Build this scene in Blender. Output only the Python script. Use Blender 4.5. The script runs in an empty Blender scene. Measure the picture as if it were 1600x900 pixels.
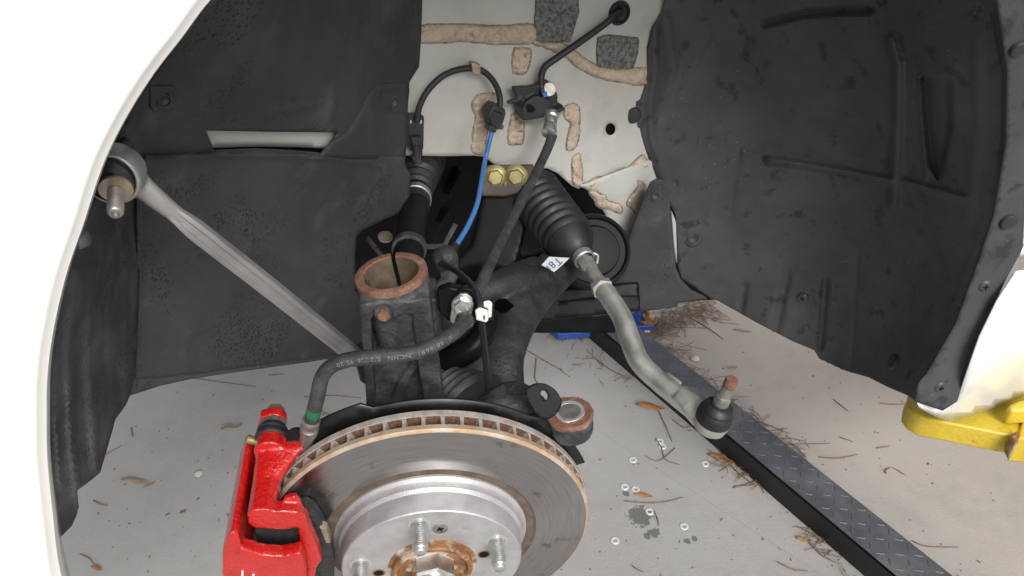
import bpy, bmesh, math, random
import numpy as np
from mathutils import Vector, Matrix, noise as mnoise
from mathutils.geometry import delaunay_2d_cdt

random.seed(7)
R = math.radians
SC = bpy.context.scene
COL = SC.collection

# ------------------------------------------------------------------ camera
FPX = 1244.0                     # focal length in pixels of the 1600 px wide photograph
PITCH = R(35.0)
CAM = Vector((0, 0, 1.22))
cam_d = bpy.data.cameras.new('camera'); cam = bpy.data.objects.new('camera', cam_d); COL.objects.link(cam)
cam_d.sensor_width = 36; cam_d.lens = 36 * FPX / 1600; cam_d.clip_start = .01; cam_d.clip_end = 500
cam.location = CAM; cam.rotation_euler = (math.pi / 2 - PITCH, 0, 0)
SC.camera = cam
# ------------------------------------------------------------------ light
SUN_EL, SUN_AZ = R(40), R(158)   # azimuth measured clockwise from +Y (behind the camera)
w = bpy.data.worlds.new('World'); SC.world = w; w.use_nodes = True
nt = w.node_tree; nt.nodes.clear()
sky = nt.nodes.new('ShaderNodeTexSky'); sky.sky_type = 'NISHITA'; sky.sun_disc = False
sky.sun_elevation = SUN_EL; sky.sun_rotation = SUN_AZ; sky.air_density = 1.0; sky.dust_density = 5.0; sky.ozone_density = 1.0
hs = nt.nodes.new('ShaderNodeHueSaturation'); hs.inputs['Saturation'].default_value = .42
bg = nt.nodes.new('ShaderNodeBackground'); bg.inputs['Strength'].default_value = .085
wo = nt.nodes.new('ShaderNodeOutputWorld')
nt.links.new(sky.outputs[0], hs.inputs['Color']); nt.links.new(hs.outputs[0], bg.inputs['Color']); nt.links.new(bg.outputs[0], wo.inputs[0])
sun_d = bpy.data.lights.new('sun', 'SUN'); sun = bpy.data.objects.new('sun', sun_d); COL.objects.link(sun)
sun_d.energy = 1.5; sun_d.angle = R(28); sun_d.color = (1, .985, .96)
sdir = Vector((math.sin(SUN_AZ) * math.cos(SUN_EL), math.cos(SUN_AZ) * math.cos(SUN_EL), math.sin(SUN_EL)))
sun.rotation_euler = sdir.to_track_quat('Z', 'Y').to_euler()
SC.view_settings.view_transform = 'Standard'; SC.view_settings.look = 'None'
SC.view_settings.gamma = 1; SC.view_settings.use_curve_mapping = False
SC.view_settings.exposure = .62
SC.cycles.max_bounces = 6; SC.cycles.diffuse_bounces = 3; SC.cycles.glossy_bounces = 3; SC.cycles.transmission_bounces = 2

# ------------------------------------------------------------------ measuring helpers
RIGHT = Vector((1, 0, 0)); FWD = Vector((0, math.cos(PITCH), -math.sin(PITCH))); UP = Vector((0, math.sin(PITCH), math.cos(PITCH)))
def ray(x, y): return RIGHT * ((x - 800) / FPX) + UP * ((450 - y) / FPX) + FWD
def P(x, y, d): return CAM + ray(x, y) * d
def camv(x, y, z): return RIGHT * x + UP * y - FWD * z
def G(x, y, z=0.):
    r = ray(x, y); return CAM + r * ((z - CAM.z) / r.z)
YAW = R(26)
CN = Vector((-math.sin(YAW), math.cos(YAW), 0)); CU = Vector((math.cos(YAW), math.sin(YAW), 0))   # into the car, towards its rear
PL0 = P(80, 700, .46)
def D(x, y, wv): return (wv + CN.dot(PL0 - CAM)) / CN.dot(ray(x, y))
def PW(x, y, wv): return P(x, y, D(x, y, wv))
_n = np.array(CN); _r = np.array(RIGHT); _u = np.array(UP); _f = np.array(FWD); _c = np.array(CAM); _k = CN.dot(PL0 - CAM)
def rays(X, Y): return np.outer((X - 800) / FPX, _r) + np.outer((450 - Y) / FPX, _u) + _f
def Dn(X, Y, W): return (W + _k) / (rays(X, Y) @ _n)
# wheel frame: a sideways, b up, c outwards along the axle, origin in the middle of the rotor's outer face
KN = camv(.1183, -.630, .7676).normalized(); KV = camv(.0959, .7766, .6226).normalized(); KL = KV.cross(KN)
KC0 = P(674, 838.3, .6965)
KM = Matrix((KL, KV, KN)).transposed().to_4x4(); KM.translation = KC0
def K(a, b, c): return KC0 + KL * a + KV * b + KN * c
def Kc(x, y, c):
    r = ray(x, y); s = (KC0 + KN * c - CAM).dot(KN) / r.dot(KN); return CAM + r * s
STR = (camv(-.113, .804, .583)).normalized()   # axis of the strut clamp and of the steering eye

# ------------------------------------------------------------------ object helpers
def link(o, parent=None, mw=None):
    COL.objects.link(o)
    mw = mw or Matrix()
    if parent:
        o.parent = parent; o.matrix_parent_inverse = o_world[parent.name].inverted()
    o.matrix_basis = mw
    o_world[o.name] = mw.copy()
    return o
o_world = {}
def thing(name, label, cat, loc, group=None):
    o = bpy.data.objects.new(name, None); o.empty_display_size = .05
    link(o, None, Matrix.Translation(loc)); o['label'] = label; o['category'] = cat
    if group: o['group'] = group
    return o
def tag(o, label, cat, group=None):
    o['label'] = label; o['category'] = cat
    if group: o['group'] = group
    return o
def mesh(name, vs, fs, mat, parent=None, mw=None, smooth=35, fix=True):
    me = bpy.data.meshes.new(name); me.from_pydata([tuple(v) for v in vs], [], fs)
    if fix:
        bm = bmesh.new(); bm.from_mesh(me); bmesh.ops.recalc_face_normals(bm, faces=bm.faces); bm.to_mesh(me); bm.free()
    finish(me, mat, smooth)
    return link(bpy.data.objects.new(name, me), parent, mw)
def finish(me, mat, smooth):
    if mat: me.materials.append(mat)
    if smooth:
        me.polygons.foreach_set('use_smooth', [True] * len(me.polygons))
        if smooth < 170: me.set_sharp_from_angle(angle=R(smooth))
    me.update()
def densify(poly, step, closed=True):
    out = []; n = len(poly)
    for i in range(n if closed else n - 1):
        a = np.array(poly[i], float); b = np.array(poly[(i + 1) % n], float)
        k = max(1, int(np.linalg.norm(b - a) / step + .5))
        for j in range(k): out.append(tuple(a + (b - a) * j / k))
    if not closed: out.append(tuple(poly[-1]))
    return out
def inpoly(X, Y, poly):
    r = np.zeros(len(X), bool); n = len(poly); j = n - 1
    for i in range(n):
        xi, yi = poly[i]; xj, yj = poly[j]
        if yi != yj: r ^= ((yi > Y) != (yj > Y)) & (X < (xj - xi) * (Y - yi) / (yj - yi) + xi)
        j = i
    return r
def pdist(X, Y, pl, closed=False):
    d = np.full(len(X), 1e9); n = len(pl)
    for i in range(n if closed else n - 1):
        ax, ay = pl[i]; bx, by = pl[(i + 1) % n]; vx, vy = bx - ax, by - ay
        t = np.clip(((X - ax) * vx + (Y - ay) * vy) / max(vx * vx + vy * vy, 1e-9), 0, 1)
        d = np.minimum(d, np.hypot(X - ax - t * vx, Y - ay - t * vy))
    return d
def rbf(ctrl):
    c = np.array(ctrl, float); q = c[:, :2] / 400; n = len(c)
    def phi(r): return np.where(r > 1e-9, r * r * np.log(r + 1e-12), 0)
    A = np.zeros((n + 3, n + 3)); A[:n, :n] = phi(np.linalg.norm(q[:, None] - q[None], axis=2)) + np.eye(n) * .02
    A[:n, n] = 1; A[:n, n + 1:] = q; A[n, :n] = 1; A[n + 1:, :n] = q.T
    s = np.linalg.solve(A, np.r_[c[:, 2], 0, 0, 0])
    def f(X, Y):
        p = np.stack([X, Y], 1) / 400
        return phi(np.linalg.norm(p[:, None] - q[None], axis=2)) @ s[:n] + s[n] + p @ s[n + 1:]
    return f
def WD(fn):                       # w-function (metres into the car) -> depth function
    return lambda X, Y: Dn(X, Y, fn(X, Y))
def flatw(v): return lambda X, Y: Dn(X, Y, np.full(len(X), float(v)))
def strokes(lst):                 # pressed ribs: (polyline, half width px, height m)
    def f(X, Y):
        o = np.zeros(len(X))
        for pl, s, a in lst:
            if len(pl) > 2 and pl[0] == pl[-1]:
                t = np.clip(pdist(X, Y, pl) / s, 0, 1); o += np.where(inpoly(X, Y, pl), a * t * t * (3 - 2 * t), 0)
            else:
                dd = pdist(X, Y, pl); o += a * np.exp(-(dd / s) ** 2.6)
        return o
    return f
def cdt(outline, step, holes=(), dense=True):
    out = densify(outline, step) if dense else [tuple(map(float, p)) for p in outline]
    hs_ = [densify(h, step) for h in holes]
    xs = [p[0] for p in out]; ys = [p[1] for p in out]
    gx, gy = np.meshgrid(np.arange(min(xs) + step * .5, max(xs), step), np.arange(min(ys) + step * .5, max(ys), step * .9))
    gx[1::2] += step * .5
    X, Y = gx.ravel(), gy.ravel()
    ok = inpoly(X, Y, out) & (pdist(X, Y, out, True) > step * .45)
    for h in hs_: ok &= ~inpoly(X, Y, h) & (pdist(X, Y, h, True) > step * .45)
    pts = list(out); ed = [(i, (i + 1) % len(out)) for i in range(len(out))]
    for h in hs_:
        b = len(pts); pts += h; ed += [(b + i, b + (i + 1) % len(h)) for i in range(len(h))]
    pts += list(zip(X[ok], Y[ok]))
    v, e, f, *_ = delaunay_2d_cdt([Vector(p) for p in pts], ed, [], 0, 1e-4)
    V = np.array([tuple(p) for p in v]); F = np.array([tuple(t) for t in f])
    cx, cy = V[F].mean(1).T
    k = inpoly(cx, cy, out)
    for h in hs_: k &= ~inpoly(cx, cy, h)
    return V, F[k], out
def sheet(name, outline, dfn, mat, parent=None, thick=.002, step=9, holes=(), relief=None, smooth=40):
    V, F, _ = cdt(outline, step, holes)
    X, Y = V[:, 0], V[:, 1]
    d = dfn(X, Y)
    if relief: d = d - relief(X, Y)
    W3 = _c + rays(X, Y) * d[:, None]
    t = W3[F]; nr = np.cross(t[:, 1] - t[:, 0], t[:, 2] - t[:, 0]); fl = ((t[:, 0] - _c) * nr).sum(1) > 0
    F = np.where(fl[:, None], F[:, ::-1], F)
    o = mesh(name, W3, [tuple(map(int, r_)) for r_ in F], mat, parent, None, smooth, fix=False)
    if thick:
        m = o.modifiers.new('thickness', 'SOLIDIFY'); m.thickness = thick; m.offset = -1; m.use_even_offset = False
    return o
def pillow(name, outline, dfn, h, edge, mat, parent=None, step=5, rough=0, rs=60, smooth=60, under=.0015, relief=None):
    V, F, out = cdt(outline, step)
    X, Y = V[:, 0], V[:, 1]
    bd = pdist(X, Y, out, True); t = np.clip(bd / edge, 0, 1); s = np.sqrt(1 - (1 - t) ** 2)
    d = dfn(X, Y) - h * s + np.where(bd < .01, under, 0)
    if relief: d = d - relief(X, Y) * s
    if rough:
        d = d - np.array([mnoise.fractal(Vector((x * rs / 1000, y * rs / 1000, 3.1)), 1, 2, 4) for x, y in zip(X, Y)]) * rough * s
    W3 = _c + rays(X, Y) * d[:, None]
    tt = W3[F]; nr = np.cross(tt[:, 1] - tt[:, 0], tt[:, 2] - tt[:, 0]); fl = ((tt[:, 0] - _c) * nr).sum(1) > 0
    F = np.where(fl[:, None], F[:, ::-1], F)
    o = mesh(name, W3, [tuple(map(int, r_)) for r_ in F], mat, parent, None, smooth, fix=False)
    return o
def crom(pts, n=8, closed=False):
    pts = [Vector(p) for p in pts]
    if len(pts) < 3: return [pts[0].lerp(pts[-1], i / n) for i in range(n + 1)]
    out = []; m = len(pts)
    for i in range(m if closed else m - 1):
        if closed: p0, p1, p2, p3 = pts[i - 1], pts[i], pts[(i + 1) % m], pts[(i + 2) % m]
        else: p0, p1, p2, p3 = pts[max(i - 1, 0)], pts[i], pts[i + 1], pts[min(i + 2, m - 1)]
        for j in range(n):
            t = j / n
            out.append(.5 * ((2 * p1) + (p2 - p0) * t + (2 * p0 - 5 * p1 + 4 * p2 - p3) * t * t + (3 * p1 - p0 - 3 * p2 + p3) * t ** 3))
    if not closed: out.append(pts[-1])
    return out
def frames(path):
    T = []
    for i in range(len(path)): T.append((path[min(i + 1, len(path) - 1)] - path[max(i - 1, 0)]).normalized())
    n0 = T[0].orthogonal().normalized(); out = []
    for i, t in enumerate(T):
        n0 = (n0 - t * n0.dot(t)).normalized(); out.append((t, n0, t.cross(n0)))
    return out
def tube_geo(path, rad, seg=14, flat=None):
    """rad: number or list over the path; flat = (direction, factor) squeezes the section"""
    fr = frames(path); n = len(path); vs, fs = [], []
    for i, (p, (t, a, b)) in enumerate(zip(path, fr)):
        if isinstance(rad, (list, tuple)):
            q = i / (n - 1) * (len(rad) - 1); k = min(int(q), len(rad) - 2); r_ = rad[k] + (rad[k + 1] - rad[k]) * (q - k)
        else: r_ = rad
        for j in range(seg):
            an = 2 * math.pi * j / seg; off = (a * math.cos(an) + b * math.sin(an)) * r_
            if flat:
                dv = (flat[0] - t * flat[0].dot(t)).normalized(); off -= dv * off.dot(dv) * (1 - flat[1])
            vs.append(p + off)
    for i in range(n - 1):
        for j in range(seg):
            fs.append((i * seg + j, i * seg + (j + 1) % seg, (i + 1) * seg + (j + 1) % seg, (i + 1) * seg + j))
    fs.append(tuple(range(seg))[::-1]); fs.append(tuple((n - 1) * seg + j for j in range(seg)))
    return vs, fs
def tube(name, pts, rad, mat, parent=None, seg=14, n=8, flat=None, smooth=50):
    path = crom(pts, n); vs, fs = tube_geo(path, rad, seg, flat)
    return mesh(name, vs, fs, mat, parent, None, smooth)
def pp(*l): return [P(*q) for q in l]
def axmat(o, z, x=None):
    z = z.normalized(); x = (x or z.orthogonal()); x = (x - z * x.dot(z)).normalized(); y = z.cross(x)
    m = Matrix((x, y, z)).transposed().to_4x4(); m.translation = o; return m
def lathe_geo(prof, seg=32, a0=0, a1=2 * math.pi, closed=False):
    vs, fs = [], []; full = abs(a1 - a0 - 2 * math.pi) < 1e-6; m = seg if full else seg + 1; n = len(prof)
    for r_, h in prof:
        for j in range(m):
            an = a0 + (a1 - a0) * j / seg; vs.append(Vector((r_ * math.cos(an), r_ * math.sin(an), h)))
    for i in range(n if closed else n - 1):
        i2 = (i + 1) % n
        for j in range(m if full else m - 1):
            j2 = (j + 1) % m; fs.append((i * m + j, i * m + j2, i2 * m + j2, i2 * m + j))
    if not full and closed:
        fs.append(tuple(i * m for i in range(n))); fs.append(tuple(i * m + m - 1 for i in range(n))[::-1])
    if full and not closed:
        if prof[0][0] > 1e-6: fs.append(tuple(range(m))[::-1])
        if prof[-1][0] > 1e-6: fs.append(tuple((n - 1) * m + j for j in range(m)))
    return vs, fs
def lathe(name, prof, mw, mat, parent=None, seg=32, smooth=35, closed=False):
    vs, fs = lathe_geo([(max(r_, 1e-5), h) for r_, h in prof], seg, closed=closed)
    return mesh(name, vs, fs, mat, parent, mw, smooth)
def prism_geo(front, ext, back_scale=None):
    n = len(front); front = [Vector(p) for p in front]
    back = [p + ext for p in front]
    fs = [tuple(range(n)), tuple(range(2 * n - 1, n - 1, -1))] + [(i, (i + 1) % n, n + (i + 1) % n, n + i) for i in range(n)]
    return front + back, fs
def prism(name, front, ext, mat, parent=None, bevel=0, seg=2, smooth=35):
    vs, fs = prism_geo(front, ext); o = mesh(name, vs, fs, mat, parent, None, smooth)
    if bevel:
        m = o.modifiers.new('bevel', 'BEVEL'); m.width = bevel; m.segments = seg; m.limit_method = 'ANGLE'; m.angle_limit = R(40)
    return o
def box_geo(o, ax, ay, az):
    return prism_geo([o - ax - ay - az, o + ax - ay - az, o + ax + ay - az, o - ax + ay - az], az * 2)
def cast(name, geos, mat, parent=None, voxel=.0015, it=6, lump=0):
    """several closed solids fused into one rounded casting"""
    vs, fs = [], []
    for v, f in geos:
        bm = bmesh.new(); bv = [bm.verts.new(q) for q in v]
        for t in f:
            try: bm.faces.new([bv[i] for i in t])
            except ValueError: pass
        bmesh.ops.recalc_face_normals(bm, faces=bm.faces)
        b = len(vs); bm.verts.index_update(); vs += [q.co.copy() for q in bm.verts]; fs += [tuple(b + q.index for q in t.verts) for t in bm.faces]; bm.free()
    o = mesh(name, vs, fs, mat, parent, None, 180, fix=False)
    m = o.modifiers.new('fuse', 'REMESH'); m.mode = 'VOXEL'; m.voxel_size = voxel; m.use_smooth_shade = True
    m = o.modifiers.new('round', 'SMOOTH'); m.factor = .5; m.iterations = it
    if lump:
        t = bpy.data.textures.new(name + '_skin', 'CLOUDS'); t.noise_scale = .006; t.noise_depth = 2
        m = o.modifiers.new('skin', 'DISPLACE'); m.texture = t; m.strength = lump; m.texture_coords = 'GLOBAL'
    return o
def surf(dfn, x, y, xpx=0):       # frame on a traced surface: z towards the viewer side, x to the right
    q = lambda x_, y_: P(x_, y_, float(dfn(np.array([x_], float), np.array([y_], float))[0]))
    o = q(x, y); ux = q(x + 4, y) - q(x - 4, y); uy = q(x, y - 4) - q(x, y + 4)
    z = ux.cross(uy).normalized()
    if z.dot(CAM - o) < 0: z = -z
    return axmat(o, z, ux)

# ------------------------------------------------------------------ materials
def C4(c): return (*c, 1) if len(c) == 3 else c
def mat(name, col, rough=.5, metal=0., col2=None, ns=60, lo=.4, hi=.65, bump=0., bs=500, rough2=None, coat=0., spec=.5,
        rust=None, rs=40, rlo=.55, rhi=.65, speck=None, ss=500, st=.22, det=4, alpha=None):
    m = bpy.data.materials.new(name); m.use_nodes = True; t = m.node_tree; L = t.links.new; N = t.nodes.new
    b = t.nodes['Principled BSDF']
    tc = N('ShaderNodeTexCoord')
    b.inputs['Roughness'].default_value = rough; b.inputs['Metallic'].default_value = metal
    b.inputs['Specular IOR Level'].default_value = spec; b.inputs['Coat Weight'].default_value = coat; b.inputs['Coat Roughness'].default_value = .08
    def noise(scale, detail=det, off=0):
        mp = N('ShaderNodeMapping'); mp.inputs['Location'].default_value = (off, off * .7, -off); L(tc.outputs['Object'], mp.inputs[0])
        n = N('ShaderNodeTexNoise'); n.inputs['Scale'].default_value = scale; n.inputs['Detail'].default_value = detail; n.inputs['Roughness'].default_value = .6
        L(mp.outputs[0], n.inputs['Vector']); return n.outputs['Fac']
    def ramp(fac, a, z):
        r_ = N('ShaderNodeMapRange'); r_.inputs['From Min'].default_value = a; r_.inputs['From Max'].default_value = z; r_.clamp = True; L(fac, r_.inputs['Value']); return r_.outputs[0]
    def mix(fac, A, B):
        x = N('ShaderNodeMix'); x.data_type = 'RGBA'
        L(fac, x.inputs['Factor'])
        for s, q in (('A', A), ('B', B)):
            i = [k for k in x.inputs if k.name == s and k.type == 'RGBA'][0]
            if isinstance(q, tuple): i.default_value = C4(q)
            else: L(q, i)
        return [k for k in x.outputs if k.type == 'RGBA'][0]
    cur = tuple(col)
    if col2: cur = mix(ramp(noise(ns), lo, hi), cur, tuple(col2))
    if rust:
        rf = ramp(noise(rs, 5, 3.3), rlo, rhi)
        cur = mix(rf, cur, tuple(rust))
        if metal:
            mm = N('ShaderNodeMath'); mm.operation = 'MULTIPLY_ADD'; L(rf, mm.inputs[0]); mm.inputs[1].default_value = -metal; mm.inputs[2].default_value = metal; L(mm.outputs[0], b.inputs['Metallic'])
    if speck:
        vo = N('ShaderNodeTexVoronoi'); vo.inputs['Scale'].default_value = ss; L(tc.outputs['Object'], vo.inputs['Vector'])
        wn = ramp(noise(ss * .06, 2, 9), .5, .62)
        lt = N('ShaderNodeMath'); lt.operation = 'LESS_THAN'; L(vo.outputs['Distance'], lt.inputs[0]); lt.inputs[1].default_value = st
        mu = N('ShaderNodeMath'); mu.operation = 'MULTIPLY'; L(lt.outputs[0], mu.inputs[0]); L(wn, mu.inputs[1])
        cur = mix(mu.outputs[0], cur, tuple(speck))
    if isinstance(cur, tuple): b.inputs['Base Color'].default_value = C4(cur)
    else: L(cur, b.inputs['Base Color'])
    if rough2 is not None:
        rr = N('ShaderNodeMapRange'); rr.inputs['From Min'].default_value = .35; rr.inputs['From Max'].default_value = .65
        rr.inputs['To Min'].default_value = rough; rr.inputs['To Max'].default_value = rough2; L(noise(ns * 1.7, 6, 5), rr.inputs['Value']); L(rr.outputs[0], b.inputs['Roughness'])
    if bump:
        bp = N('ShaderNodeBump'); bp.inputs['Strength'].default_value = 1; bp.inputs['Distance'].default_value = bump * 2.5; L(noise(bs, 2, 1), bp.inputs['Height']); L(bp.outputs[0], b.inputs['Normal'])
    return m

m_white = mat('white_car_paint', (.82, .83, .80), .25, coat=.6, col2=(.80, .81, .78), ns=8)
m_plastic = mat('black_liner_plastic', (.045, .047, .0535), .48, col2=(.068, .070, .077), ns=14, lo=.35, hi=.7, bump=.00025, bs=900, rough2=.66, speck=(.30, .29, .27), ss=110, st=.075, rust=(.024, .025, .029), rs=38, rlo=.58, rhi=.66)
m_dusty = mat('dusty_liner_plastic', (.032, .033, .038), .6, col2=(.088, .088, .092), ns=22, lo=.45, hi=.75, bump=.0003, bs=700, rough2=.8, speck=(.014, .014, .016), ss=260, st=.33)
m_felt = mat('flat_shield_plastic', (.037, .0385, .0445), .55, col2=(.060, .0615, .067), ns=9, lo=.4, hi=.7, bump=.0004, bs=1200, rough2=.75, speck=(.012, .012, .014), ss=300, st=.34, rust=(.12, .12, .122), rs=18, rlo=.56, rhi=.88)
m_clip = mat('black_clip_plastic', (.024, .024, .027), .45, bump=.0002, bs=900, col2=(.034, .034, .037), ns=80)
m_primer = mat('light_grey_body_primer', (.51, .52, .50), .48, col2=(.445, .445, .41), ns=9, lo=.4, hi=.7, bump=.00015, bs=300, rough2=.65, speck=(.3, .29, .26), ss=240, st=.09, rust=(.27, .26, .235), rs=11, rlo=.54, rhi=.92)
m_seal = mat('beige_seam_sealer', (.56, .46, .36), .6, col2=(.45, .36, .275), ns=60, bump=.0007, bs=260, rough2=.75, rust=(.26, .205, .16), rs=30, rlo=.56, rhi=.85)
m_damp = mat('grey_damping_mat', (.30, .305, .30), .85, col2=(.12, .125, .122), ns=200, lo=.40, hi=.62, bump=.003, bs=330)
m_black = mat('black_subframe_paint', (.005, .005, .006), .25, col2=(.010, .010, .011), ns=30, rough2=.4, spec=.08)
m_bush = mat('matt_black_bushing', (.006, .006, .0065), .6, spec=.25)
m_openshade = mat('opening_shade_black', (.002, .002, .002), .9, spec=0)
m_sealedge = mat('dark_sealer_outline', (.17, .145, .12), .8, col2=(.36, .33, .28), ns=140)
m_void = mat('black_casting_and_gap_shade', (.004, .004, .0045), .6, col2=(.009, .009, .010), ns=20, bump=.0003, bs=120, spec=.2)  # engine castings, and the black that stands for shade in gaps
m_rubber = mat('black_rubber', (.011, .011, .0125), .42, col2=(.019, .019, .021), ns=40, bump=.0001, bs=700, rough2=.65)
m_hose = mat('dusty_black_hose', (.026, .026, .029), .45, col2=(.058, .058, .062), ns=70, bump=.0002, bs=800, rough2=.7, speck=(.02, .02, .02), ss=500, st=.3)
m_wire = mat('black_cable', (.020, .020, .022), .5)
m_blue = mat('blue_cable', (.055, .18, .46), .4)
m_clipwhite = mat('white_nylon_clip', (.62, .60, .56), .5, col2=(.5, .48, .44), ns=90)
m_iron = mat('dirty_cast_iron', (.040, .040, .043), .5, .3, col2=(.125, .125, .135), ns=45, lo=.42, hi=.72, bump=.00045, bs=260, rough2=.75, rust=(.15, .07, .035), rs=28, rlo=.63, rhi=.75)
m_arm = mat('black_painted_arm', (.014, .014, .0145), .4, col2=(.045, .044, .043), ns=25, lo=.45, hi=.75, bump=.0003, bs=300, rough2=.7, speck=(.09, .085, .08), ss=420, st=.2)
m_shield = mat('black_dust_shield', (.006, .006, .007), .3, bump=.00003, bs=200, spec=.35, rough2=.45, ns=40, col2=(.014, .014, .014))
m_rust = mat('orange_brown_rust', (.20, .095, .062), .8, col2=(.14, .065, .042), ns=90, bump=.0005, bs=500, rust=(.29, .18, .125), rs=60, rlo=.5, rhi=.75)
m_bore = mat('machined_bore_film', (.27, .22, .16), .4, .6, col2=(.18, .12, .08), ns=45, rough2=.6)
m_vent = mat('rusty_vent_casting', (.14, .065, .04), .9, col2=(.26, .14, .09), ns=420, lo=.4, hi=.62, bump=.0012, bs=700)
m_rimedge = mat('tan_rotor_chamfer', (.44, .30, .19), .55, .35, col2=(.52, .45, .37), ns=55, bump=.0002, bs=600)
m_castedge = mat('grey_rotor_edge', (.54, .51, .48), .5, .4, col2=(.40, .34, .30), ns=120, bump=.0003, bs=700, rust=(.45, .27, .16), rs=70, rlo=.58, rhi=.75)
m_zincflake = mat('silver_zinc_coating', (.52, .52, .53), .42, .6, col2=(.40, .395, .40), ns=40, lo=.4, hi=.75, bump=.00014, bs=800, rough2=.6)
m_groove = mat('brown_rotor_groove', (.10, .075, .055), .7, .3, col2=(.16, .125, .095), ns=60)
m_stud = mat('zinc_plated_stud', (.72, .72, .70), .28, .9, col2=(.55, .55, .53), ns=150, rough2=.4)
m_steel = mat('bare_steel', (.42, .41, .39), .38, .85, col2=(.28, .27, .25), ns=90, rough2=.5)
m_hubrust = mat('rusty_hub_flange', (.30, .15, .06), .6, .2, col2=(.17, .085, .04), ns=90, bump=.0003, bs=400, rust=(.45, .38, .31), rs=50, rlo=.5, rhi=.62)
m_red = mat('glossy_red_caliper_paint', (.50, .008, .006), .25, coat=.8, bump=.0006, bs=260, col2=(.44, .007, .005), ns=60, spec=.5, rough2=.4, rust=(.20, .012, .010), rs=34, rlo=.60, rhi=.95, speck=(.10, .05, .045), ss=330, st=.16)
m_letter = mat('white_caliper_lettering', (.8, .8, .78), .5)
m_pad = mat('dark_brake_pad', (.02, .02, .022), .75, col2=(.04, .039, .037), ns=120, bump=.0006, bs=500)
m_shim = mat('tan_pad_clip', (.45, .38, .29), .4, .7, col2=(.33, .27, .2), ns=90)
m_alu = mat('grey_forged_aluminium', (.42, .415, .415), .38, .65, col2=(.30, .295, .30), ns=22, rough2=.5, bump=.0001, bs=500)
m_rod = mat('galvanised_tie_rod', (.66, .66, .62), .28, .8, col2=(.36, .36, .33), ns=26, lo=.42, hi=.75, rough2=.55, bump=.00008, bs=500)
m_zincy = mat('yellow_zinc_bolt', (.40, .36, .17), .45, .6, col2=(.30, .27, .12), ns=120)
m_brown = mat('brown_stained_bracket', (.045, .035, .030), .55, col2=(.085, .062, .05), ns=60)
m_green = mat('green_paint_band', (.01, .14, .065), .5)
m_text = mat('pale_print', (.16, .16, .157), .6)
m_label = mat('white_paper_label', (.42, .45, .47), .5)
m_labelink = mat('blue_label_print', (.03, .07, .20), .5)
m_yellow = mat('yellow_lift_paint', (.60, .44, .035), .42, col2=(.55, .40, .03), ns=30, bump=.0004, bs=150, rust=(.22, .10, .03), rs=48, rlo=.635, rhi=.68, coat=.2, speck=(.2, .12, .03), ss=180, st=.12)
m_bluepaint = mat('blue_lift_paint', (.022, .08, .38), .4, col2=(.03, .10, .42), ns=40, rust=(.2, .13, .07), rs=70, rlo=.66, rhi=.72)
m_cover = mat('dark_grey_checker_plate', (.105, .108, .118), .36, .4, col2=(.175, .178, .19), ns=16, lo=.4, hi=.7, rough2=.55, bump=.0003, bs=400, rust=(.21, .205, .20), rs=9, rlo=.62, rhi=.85)
m_coverside = mat('black_channel_side', (.006, .006, .007), .5, col2=(.012, .012, .012), ns=60)
m_washer = mat('bright_zinc_washer', (.80, .80, .80), .35, .3)
m_leaf = mat('dry_brown_leaf', (.25, .13, .06), .7, col2=(.36, .20, .09), ns=120, bump=.0005, bs=300)
m_leafo = mat('orange_dry_leaf', (.42, .20, .07), .7, col2=(.34, .15, .05), ns=120, bump=.0005, bs=300)
m_leafp = mat('pale_dry_leaf', (.38, .29, .21), .75, col2=(.28, .2, .14), ns=120)
m_twig = mat('brown_pine_needle', (.24, .165, .12), .8, col2=(.16, .105, .075), ns=200)
m_stone = mat('pale_pebble', (.62, .55, .45), .7, col2=(.5, .40, .3), ns=300)

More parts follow.
